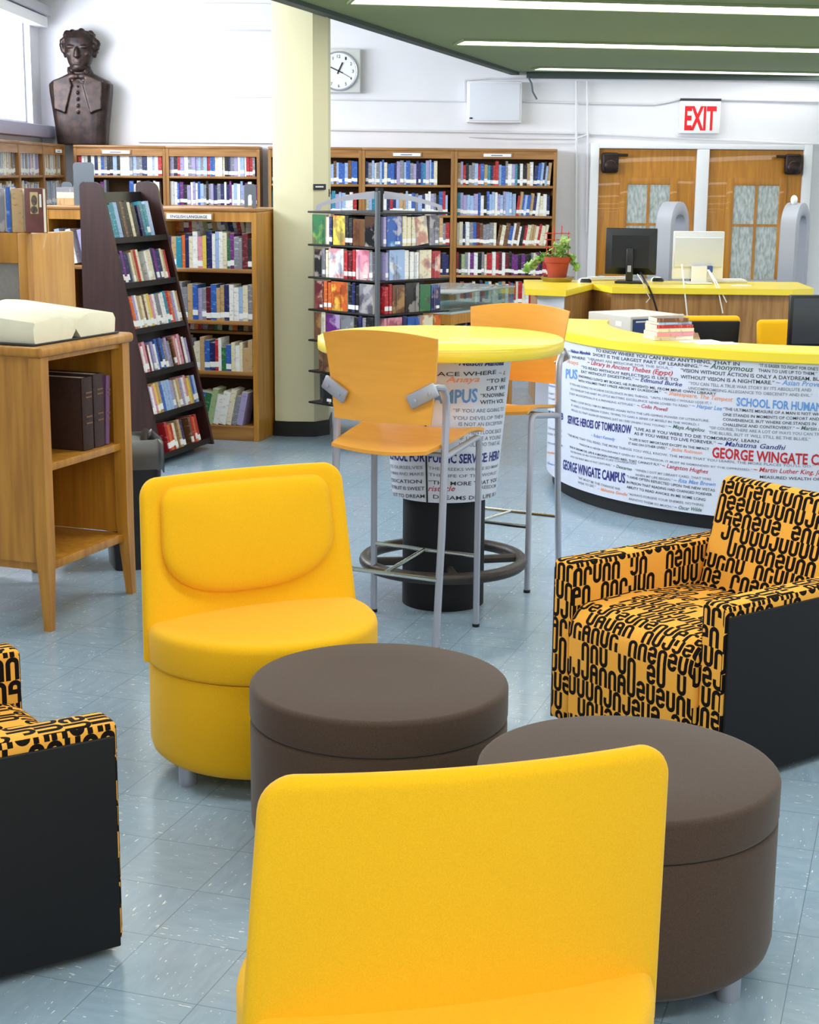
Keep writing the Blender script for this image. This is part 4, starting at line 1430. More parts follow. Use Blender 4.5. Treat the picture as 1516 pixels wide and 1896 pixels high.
n_ += rack_row(TZ[4], 'fifth', ['lilac', 'white', 'pink', 'yellow', 'tan', 'blue', 'pale blue', 'pale blue', 'pale blue', 'lilac', 'cream', 'tan'], 45, gaps=((0.48, 0.54), (0.95, 1)), h=(0.165, 0.19), w=(0.026, 0.036))
n_ += rack_row(TZ[5], 'bottom', ['red', 'orange', 'red', 'cream', 'tan', 'navy', 'brown'], 46, gaps=((0.0, 0.17), (0.36, 0.42), (0.5, 0.66), (0.82, 1)), h=(0.16, 0.185), w=(0.024, 0.032))
print('rack', n_)

# ================================================================ pale wood shelf end with display books
ca = Vector((-1.60, 6.70))
cu_ = Vector((0.335, 0.942))
cl_ = Vector((-0.942, 0.335))
rzc = math.atan2(-cl_.y, -cl_.x)
CWd = 0.9
co = ca + cl_ * CWd
cs = thing('shelf_unit', 'tall pale wood shelf unit with a grey felt back, behind the book stand', 'shelf unit', (co.x, co.y, 0), rzc)
ZC = 1.452
MB().rbox(CWd - 0.03, CWd, 0.046, 0.375, 0.08, ZC, 0.008, 2).build('end_panel', M['honey'], cs)
MB().rbox(CWd - 0.045, CWd + 0.002, 0.0, 0.045, 0.0, ZC + 0.002, 0.006, 2).build('corner_post', M['honeyd'], cs)
MB().rbox(0.0, CWd - 0.046, 0.004, 0.04, ZC - 0.125, ZC, 0.005, 2).build('top_rail', M['honeyd'], cs)
MB().box(0.0, CWd - 0.046, 0.02, 0.034, 0.20, ZC - 0.126).build('felt_panel', M['grey'], cs)
MB().box(0.0, CWd - 0.031, 0.041, 0.37, ZC - 0.16, ZC - 0.135).build('shelf', M['honeyd'], cs)
MB().rbox(0.0, CWd - 0.046, 0.004, 0.04, 0.06, 0.199, 0.005, 2).build('bottom_rail', M['honeyd'], cs)
MB().rbox(CWd - 0.028, CWd - 0.002, 0.24, 0.37, 0.0, 0.079, 0.004).build('foot', M['honeyd'], cs)
MB().rbox(0, 0.03, 0.046, 0.375, 0.0, ZC, 0.006).build('end_panel', M['honey'], cs)
# books that stand with their covers to the camera on its top rail and end panel
def disp(d_left, w_, h, th, m, label, ang=0.0, yb=0.018):
    q = ca + cl_ * d_left + cu_ * yb
    o = thing('display_book', label, 'book', (q.x, q.y, ZC + 0.003), rzc + ang, 'books standing on the pale shelf unit')
    MB().rbox(-w_, 0, 0.0, 0.004, 0, h, 0.0015).build('front_cover', m, o)
    MB().rbox(-w_, 0, th - 0.004, th, 0, h, 0.0015).build('back_cover', m, o)
    MB().box(-w_ + 0.003, -0.003, 0.0042, th - 0.0042, 0.003, h - 0.003).build('page_block', M['page'], o)
    return o
b1 = disp(-0.075, 0.088, 0.182, 0.03, mat('dusty_red_cover', (120, 66, 70), 0.4, var=0.4, c2=(96, 60, 40), scale=18), 'dusty red book with a portrait photo on its cover, on the pale shelf unit')
pm = MB()
pm.box(-0.060, -0.022, -0.0012, -0.0002, 0.078, 0.166).build('photo_panel', mat('photo_card', (206, 186, 130), 0.5), b1)
ph = MB()
ph.lathe([(0, 0), (0.0175, 0), (0.0175, 0.001), (0, 0.001)], 20, T=Matrix.Translation((-0.040, -0.0013, 0.132)) @ Matrix.Rotation(math.pi / 2, 4, 'X') @ Matrix.Diagonal((0.8, 1.25, 1, 1)))
ph.lathe([(0, 0), (0.017, 0), (0.017, 0.001), (0, 0.001)], 20, T=Matrix.Translation((-0.042, -0.0013, 0.094)) @ Matrix.Rotation(math.pi / 2, 4, 'X') @ Matrix.Diagonal((1.0, 0.9, 1, 1)))
ph.build('portrait', mat('portrait_ink', (58, 48, 40), 0.6, var=0.6, c2=(120, 100, 84), scale=60), b1)
MB().box(-0.016, -0.006, -0.0014, -0.0002, 0.105, 0.158).build('spine_label', M['wlabel'], b1)
disp(0.022, 0.054, 0.18, 0.05, JK['tan'], 'plain beige book standing between the portrait book and the blue one')
disp(0.082, 0.022, 0.186, 0.05, JK['blue'], 'blue spined book on the pale shelf unit beside the plain beige book')
disp(0.112, 0.105, 0.178, 0.03, ART['grey'], 'book with a misty grey blue cover at the edge of the photo')

# ================================================================ book stand with the open dictionary
F_ = Vector((-1.361, 5.819))
K_ = Vector((-1.149, 6.383))
lx = (K_ - F_).normalized()
lyv = Vector((-lx.y, lx.x))               # away from the open side
LW, LD = (K_ - F_).length, 0.42
rzs = math.atan2(lx.y, lx.x)
ls = thing('book_stand', 'worn honey oak reading stand with open shelves, holding an open dictionary', 'book stand', (F_.x, F_.y, 0), rzs)
def leg(x, y):
    g = MB()
    sx = -1 if x < LW / 2 else 1
    sy = -1 if y < LD / 2 else 1
    ring = lambda h, z, ox, oy: [(x + ox - h, y + oy - h, z), (x + ox + h, y + oy - h, z), (x + ox + h, y + oy + h, z), (x + ox - h, y + oy + h, z)]
    g.loft([ring(0.015, 0.0, sx * 0.0, sy * 0.0), ring(0.026, 0.30, -sx * 0.012, -sy * 0.012), ring(0.026, 1.038, -sx * 0.012, -sy * 0.012)])
    g.build('leg', M['honeyd'], ls, sharp=30)
for x in (0.0, LW):
    for y in (0.0, LD):
        leg(x, y)
MB().rbox(-0.03, LW + 0.03, -0.03, LD + 0.03, 1.039, 1.078, 0.014, 3).build('top', M['honeyd'], ls)
MB().box(0.0, 0.018, 0.037, LD - 0.037, 0.26, 1.038).build('side_panel', M['honeyd'], ls)
MB().box(LW - 0.018, LW - 0.0, 0.037, LD - 0.037, 0.26, 1.038).build('side_panel', M['honeyd'], ls)
MB().box(0.037, LW - 0.037, LD - 0.0205, LD - 0.004, 0.222, 1.038).build('back_panel', M['honeyd'], ls)
MB().rbox(0.0185, LW - 0.0185, 0.006, LD - 0.021, 0.605, 0.635, 0.004, 2).build('shelf', M['honeyd'], ls)
MB().rbox(0.0185, LW - 0.0185, 0.006, LD - 0.021, 0.225, 0.259, 0.004, 2).build('shelf', M['honeyd'], ls)
MB().box(0.037, LW - 0.037, 0.0, 0.016, 1.02, 1.038).build('front_rail', M['honeyd'], ls)
def big_book(x, th, h, d, m, label, lean=0.0, y0=0.03):
    q = F_ + rot2((x, y0), rzs)
    o = thing('reference_book', label, 'book', (q.x, q.y, 0.637), (0, 0, rzs), 'large volumes in the book stand')
    T = Matrix.Translation((0, 0, th * abs(math.sin(lean)) / 2)) @ Matrix.Rotation(lean, 4, 'Y')
    g = MB()
    g.rbox(-th / 2, -th / 2 + 0.005, 0.004, d, 0, h, 0.0015, T=T)
    g.rbox(th / 2 - 0.005, th / 2, 0.004, d, 0, h, 0.0015, T=T)
    g.loft([[T @ Vector((th / 2 * math.sin(R(a)), 0.006 - 0.008 * math.cos(R(a)), z)) for a in range(-90, 91, 15)] + [T @ Vector((th / 2, 0.010, z)), T @ Vector((-th / 2, 0.010, z))] for z in (0, h)])
    g.build('cover', m, o)
    MB().box(-th / 2 + 0.0055, th / 2 - 0.0055, 0.012, d - 0.006, 0.004, h - 0.005, T=T).build('page_block', M['page'], o)
    bb = MB()
    for zz in (0.78, 0.72, 0.45, 0.36):
        bb.box(-th * 0.28, th * 0.28, -0.0035, -0.001, h * zz, h * zz + 0.006, T=T)
    bb.build('spine_print', mat('faded_gilt', (120, 84, 52), 0.5), o)
    return o
big_book(0.372, 0.075, 0.285, 0.25, mat('dark_brown_cloth', (58, 34, 28), 0.6, var=0.3, scale=60), 'thick dark brown volume whose cover shows, first in the book stand')
big_book(0.455, 0.075, 0.29, 0.25, mat('dark_plum_cloth', (66, 44, 46), 0.55, var=0.3, scale=60), 'dark plum volume with gilt spine bands, middle one in the book stand')
big_book(0.509, 0.026, 0.275, 0.25, mat('violet_cloth_shiny', (112, 74, 116), 0.25), 'thin violet plastic covered book leaning at the end of the book stand', 0.07)
# open dictionary: two thick page blocks that curve down into the gutter
dm = F_ + rot2((LW * 0.47, LD * 0.52), rzs)
dc = thing('open_dictionary', 'large open dictionary with cream pages lying on the book stand', 'book', (dm.x, dm.y, 1.0795), rzs + R(-2))
HL = 0.205                                # half of its length, along local y
def page_half(s):
    rings = []
    for y in (-HL, -HL + 0.004, HL - 0.004, HL):
        e = 0.004 if abs(y) == HL else 0
        top = []
        for i in range(17):
            u = i / 16
            x = 0.004 + u * 0.255
            z = 0.068 + 0.030 * math.sin(min(1.0, u * 2.2) * math.pi / 2) - 0.016 * u * u - e
            if u < 0.06:
                z -= 0.03 * (1 - u / 0.06)
            top.append((s * x, y, z + 0.034 * (y + HL) / (2 * HL)))
        r_ = [(s * (0.004 + 0.255 + 0.012), y, 0.060), (s * 0.266, y, 0.012), (s * 0.262, y, 0.0062), (s * 0.03, y, 0.0062)]
        rings.append(top + r_)
    MB().loft(rings).build('page_block', M['pagew'], dc, sharp=50)
page_half(-1); page_half(1)
MB().rbox(-0.285, 0.285, -HL - 0.008, HL + 0.008, 0.0, 0.006, 0.002).build('cover', M['ink'], dc)

# ================================================================ waste bin with a grey liner
bn = thing('waste_bin', 'tall black waste bin with a grey plastic liner behind the book stand', 'waste bin', (-1.225, 6.88, 0), R(20))
rr = lambda w, d, z, r=0.04: [(cx + r * math.cos(R(a)), cy + r * math.sin(R(a)), z) for cx, cy, a0 in ((w - r, d - r, 0), (-w + r, d - r, 90), (-w + r, -d + r, 180), (w - r, -d + r, 270)) for a in range(a0, a0 + 91, 18)]
MB().loft([rr(0.095, 0.115, 0.0), rr(0.12, 0.145, 0.56), rr(0.113, 0.138, 0.56), rr(0.09, 0.11, 0.02)]).build('body', M['dark'], bn)
rn = random.Random(3)
def wob(ring, a): return [(x * (1 + rn.uniform(-a, a)), y * (1 + rn.uniform(-a, a)), z + rn.uniform(-a, a) * 0.4) for x, y, z in ring]
MB().loft([wob(rr(0.124, 0.149, 0.44), 0.03), wob(rr(0.129, 0.153, 0.50), 0.035), wob(rr(0.127, 0.152, 0.56), 0.02), wob(rr(0.118, 0.143, 0.58), 0.02), wob(rr(0.106, 0.131, 0.56), 0.02), wob(rr(0.098, 0.12, 0.46), 0.03), wob(rr(0.085, 0.10, 0.35), 0.03)], cap=(False, True)).build('liner', M['bag'], bn)
# ================================================================ spinner rack of paperbacks
SC = Vector((-0.206, 10.15))
HD = 0.45
sp_ = thing('spinner_rack', 'black four-sided spinner rack full of paperbacks, next to the cream pillar', 'book rack', (SC.x, SC.y, 0), R(45))
SZ = [1.272, 1.069, 0.866, 0.672, 0.475, 0.275]
hs = HD / math.sqrt(2)                       # half side
MB().cyl((-hs + 0.012, -hs + 0.012, 0.2), (-hs + 0.012, -hs + 0.012, 1.60), 0.016, n=10).build('corner_post', M['gmetal'], sp_)
MB().cyl((0, 0, 0.04), (0, 0, 1.62), 0.025, n=14).build('post', M['blackm'], sp_)
MB().lathe([(0, 0), (0.30, 0), (0.30, 0.02), (0.05, 0.05), (0, 0.05)], 32).build('base', M['blackm'], sp_)
for z in SZ + [1.475]:
    g = MB()
    g.rbox(-hs, hs, -hs, hs, z - 0.012, z, 0.003, 1)
    g.build('shelf_tray', M['blackm'], sp_)
for z in SZ:
    g = MB()
    g.box(-hs + 0.12, hs - 0.12, -hs + 0.118, -hs + 0.122, z, z + 0.185)
    g.box(-hs + 0.118, -hs + 0.122, -hs + 0.123, hs - 0.12, z, z + 0.185)
    g.build('back_plate', M['blackm'], sp_)
    for k in range(3):
        u = -hs + 0.17 + k * 0.165
        MB().box(u - 0.0015, u + 0.0015, -hs + 0.002, -hs + 0.1175, z + 0.0005, z + 0.15).build('divider', M['acry'], sp_)
        MB().box(-hs + 0.002, -hs + 0.1175, u - 0.0015, u + 0.0015, z + 0.0005, z + 0.15).build('divider', M['acry'], sp_)
for k in range(4):
    a = R(90 * k + 45)
    T = Matrix.Rotation(a, 4, 'Z')
    g = MB()
    arc = [(0.03 + 0.36 * u, 1.60 - 0.035 * u - 0.05 * u * u) for u in [i / 8 for i in range(9)]]
    arc += [(0.40, 1.478), (0.37, 1.478), (0.36, 1.505)] + [(0.36 - 0.28 * u, 1.505 + 0.045 * math.sin(math.pi * u * 0.5)) for u in [i / 6 for i in range(1, 7)]] + [(0.03, 1.552)]
    g.loft([[(x, -0.006, z) for x, z in arc], [(x, 0.006, z) for x, z in arc]], T=T)
    g.build('crown_arm', M['alu'], sp_)
GS = 'paperbacks in the spinner rack'
def spin_row(face, z, tier, items, seed):
    rn = random.Random(seed)
    fr = SC + Vector((0, -HD))
    if face == 'L':
        o, rz = SC + Vector((-HD, 0)), R(-45)
    else:
        o, rz = fr, R(45)
    tot = sum(it[1] for it in items) + 0.007 * (len(items) - 1)
    L = HD * math.sqrt(2)
    x = max(0.02, (L - tot) / 2)
    side = 'facing the pillar' if face == 'L' else 'facing the desk'
    for i, it in enumerate(items):
        c, w_ = it[0], it[1]
        art = w_ > 0.06
        h = it[2] if len(it) > 2 else rn.uniform(0.162, 0.18)
        th = 0.028 if art else 0.10
        q = o + rot2((x + w_ / 2, 0.008 + rn.uniform(0, 0.006)), rz)
        T = Matrix.Translation((q.x, q.y, z + 0.002)) @ Matrix.Rotation(rz, 4, 'Z')
        lean = it[3] if len(it) > 3 else 0
        if lean:
            T = T @ Matrix.Translation((0, 0, abs(math.sin(lean)) * w_ / 2)) @ Matrix.Rotation(lean, 4, 'Y')
        g = MB()
        o_ = len(g.f)
        vs = [(a, b, c_) for a in (-w_ / 2, w_ / 2) for b in (0, th) for c_ in (0, h)]
        g.add(vs, [(0, 4, 5, 1), (0, 1, 3, 2), (4, 6, 7, 5), (2, 3, 7, 6), (0, 2, 6, 4), (1, 5, 7, 3)])
        for k, mm in enumerate((0, 2, 1, 0, 1, 1) if art else (0, 0, 0, 1, 1, 1)):
            g.m[o_ + k] = mm
        if not art:
            g.box(-w_ / 2 - 0.0003, w_ / 2 + 0.0003, -0.001, 0.003, 0.018, 0.045, 3)
        elif rn.random() < 0.35:
            g.box(w_ * 0.05, w_ * 0.4, -0.001, 0.0, 0.012, 0.03, 3)
        b = g.build('paperback_book', [ART[c] if art else JK[c], M['page'], JK.get(c, JK['cream']), M['wlabel']], sharp=30)
        b.matrix_world = T
        kind = 'paperback cover' if art else 'paperback spine'
        tag(b, f'{c} {kind}, {ORD[i + 1]} from left, {tier} spinner tier {side}', 'book', GS)
        x += w_ + 0.007
    if tot > L:
        print('spinner too long', face, tier, tot, L)
TN = ['top', 'second', 'third', 'fourth', 'fifth', 'bottom']
LROWS = [
    [('green', 0.12, 0.18), ('cream', 0.026), ('navy', 0.022), ('yellow', 0.108, 0.178), ('black', 0.026), ('black', 0.03), ('brown', 0.10, 0.16), ('black', 0.085, 0.18)],
    [('black', 0.066, 0.17), ('grey', 0.024), ('cream', 0.022), ('white', 0.135, 0.18), ('red', 0.03), ('maroon', 0.03), ('red', 0.024), ('pink', 0.115, 0.18), ('grey', 0.026)],
    [('maroon', 0.085, 0.175), ('orange', 0.027), ('orange', 0.027), ('orange', 0.145, 0.18), ('black', 0.03), ('navy', 0.026), ('black', 0.024), ('grey', 0.12, 0.178)],
    [('brown', 0.062, 0.17), ('cream', 0.036), ('purple', 0.13, 0.17), ('grey', 0.115, 0.17), ('black', 0.03), ('navy', 0.028), ('grey', 0.028), ('black', 0.06, 0.17)],
    [('brown', 0.11, 0.178), ('yellow', 0.022), ('maroon', 0.115, 0.175), ('black', 0.028), ('tan', 0.026), ('navy', 0.115, 0.17)],
    [('black', 0.12, 0.18), ('grey', 0.026), ('black', 0.12, 0.18), ('brown', 0.03), ('red', 0.11, 0.17)],
]
RROWS = [
    [('lilac', 0.022), ('blue', 0.125, 0.182), ('cream', 0.034), ('cream', 0.034), ('cream', 0.034), ('cream', 0.105, 0.172, -0.13), ('grey', 0.085, 0.18), ('tan', 0.03)],
    [('lilac', 0.02), ('pale blue', 0.13, 0.182), ('white', 0.034), ('white', 0.034), ('white', 0.034), ('cream', 0.105, 0.175), ('red', 0.075, 0.165)],
    [('red', 0.028), ('red', 0.022), ('brown', 0.105, 0.17), ('black', 0.12, 0.178), ('green', 0.095, 0.165), ('navy', 0.08, 0.16)],
    [('pink', 0.022), ('pink', 0.125, 0.168), ('navy', 0.034), ('blue', 0.105, 0.165), ('cream', 0.11, 0.17), ('orange', 0.066, 0.165)],
]
for i, r_ in enumerate(LROWS):
    spin_row('L', SZ[i], TN[i], r_, 60 + i)
for i, r_ in enumerate(RROWS):
    spin_row('R', SZ[i], TN[i], r_, 70 + i)

# ================================================================ glass display case behind the high table
dcN, du = Vector((0.27, 10.90)), Vector((0.52, 0.854))
dn = Vector((-du.y, du.x))
dcs = thing('display_case', 'low wooden display case with a glass top, behind the high table', 'display case', (dcN.x, dcN.y, 0), math.atan2(du.y, du.x))
DL, DW = 0.92, 0.55
MB().box(0.0, DL, 0.0, DW, 0.70, 0.77).build('rail', M['honeyd'], dcs)
MB().box(0.002, DL - 0.002, 0.002, DW - 0.002, 0.7705, 0.785).build('case_floor', mat('pale_blue_lining', (176, 200, 206), 0.6), dcs)
MB().box(0.0, DL, -0.004, 0.0, 0.786, 0.905).build('glass_front', M['clear'], dcs)
MB().box(0.0, DL, DW - 0.004, DW, 0.786, 0.905).build('glass_rear', M['clear'], dcs)
MB().box(0.0, 0.004, 0.0005, DW - 0.0045, 0.786, 0.905).build('glass_end', M['clear'], dcs)
MB().box(DL - 0.004, DL, 0.0005, DW - 0.0045, 0.786, 0.905).build('glass_end', M['clear'], dcs)
MB().rbox(-0.005, DL + 0.005, -0.008, DW + 0.005, 0.906, 0.918, 0.003).build('glass_top', mat('grey_green_glass', (150, 160, 156), 0.12, spec=0.7), dcs)
for x in (0.0, DL - 0.05):
    for y in (0.0, DW - 0.05):
        MB().box(x, x + 0.05, y, y + 0.05, 0.0, 0.6995).build('leg', M['honeyd'], dcs)
MB().box(0.0, DL, 0.01, DW - 0.01, 0.50, 0.52).build('shelf', M['honeyd'], dcs)
o = dcN + rot2((0.06, 0.04), math.atan2(du.y, du.x))
shelf_row(o, math.atan2(du.y, du.x), 0.8, 0.521, dict(seed=80, cols=['teal', 'white', 'black', 'tan', 'black', 'pink', 'cream', 'cream', 'blue', 'pale blue', 'lilac', 'navy'], fixed=True, h=(0.14, 0.17), w=(0.022, 0.036)),
          'paperback_book', 'paperback', 'shelf under the glass display case', 'books under the display case')
pz = dcN + rot2((0.2, 0.22), math.atan2(du.y, du.x))
MBp = MB().box(-0.14, 0.14, -0.1, 0.1, 0, 0.004)
tag(MBp.build('paper_sheet', M['paper'], loc=(pz.x, pz.y, 0.786), rot=(0, 0, 0.8)), 'white paper lying inside the glass display case', 'paper')

# ================================================================ curved front desk with printed panel
DCX = Vector((2.165, 8.875))
def sector(mb, r0, r1, z0, z1, a0, a1, n=56, mi=0):
    rings = []
    for i in range(n + 1):
        a = R(a0 + (a1 - a0) * i / n)
        c_, s_ = math.cos(a), math.sin(a)
        rings.append([(r0 * c_, r0 * s_, z0), (r1 * c_, r1 * s_, z0), (r1 * c_, r1 * s_, z1), (r0 * c_, r0 * s_, z1)])
    return mb.loft(rings, mi)
dk = thing('front_desk', 'curved front desk with a yellow top and a panel of printed quotes', 'desk', (DCX.x, DCX.y, 0))
PR = 1.388
sector(MB(), 1.30, 1.352, 0.0, 0.0755, 166, 300).build('kick_base', M['black'], dk)
sector(MB(), 1.34, PR, 0.076, 0.842, 166, 300).build('printed_panel', M['wrap'], dk)
tp = MB()
rings = []
for i in range(61):
    a = R(164 + 137 * i / 60)
    c_, s_ = math.cos(a), math.sin(a)
    rings.append([(r * c_, r * s_, z) for r, z in ((1.07, 0.843), (1.397, 0.843), (1.404, 0.849), (1.404, 0.892), (1.397, 0.898), (1.07, 0.898))])
tp.loft(rings).build('counter_top', M['lam'], dk)
sector(MB(), 0.72, 1.339, 0.70, 0.735, 166, 300).build('work_surface', M['pan'], dk)
sector(MB(), 1.11, 1.14, 0.7355, 0.8375, 166, 300).build('riser', M['pan'], dk)
conv = lambda x, y: (990 + x / 2.882, 580 + y / 2.882)
K, G_, NV, RD, OR, BL, GR = 'ink', 'inkg', 'inkn', 'inkr', 'inko', 'inkb', 'inkt'
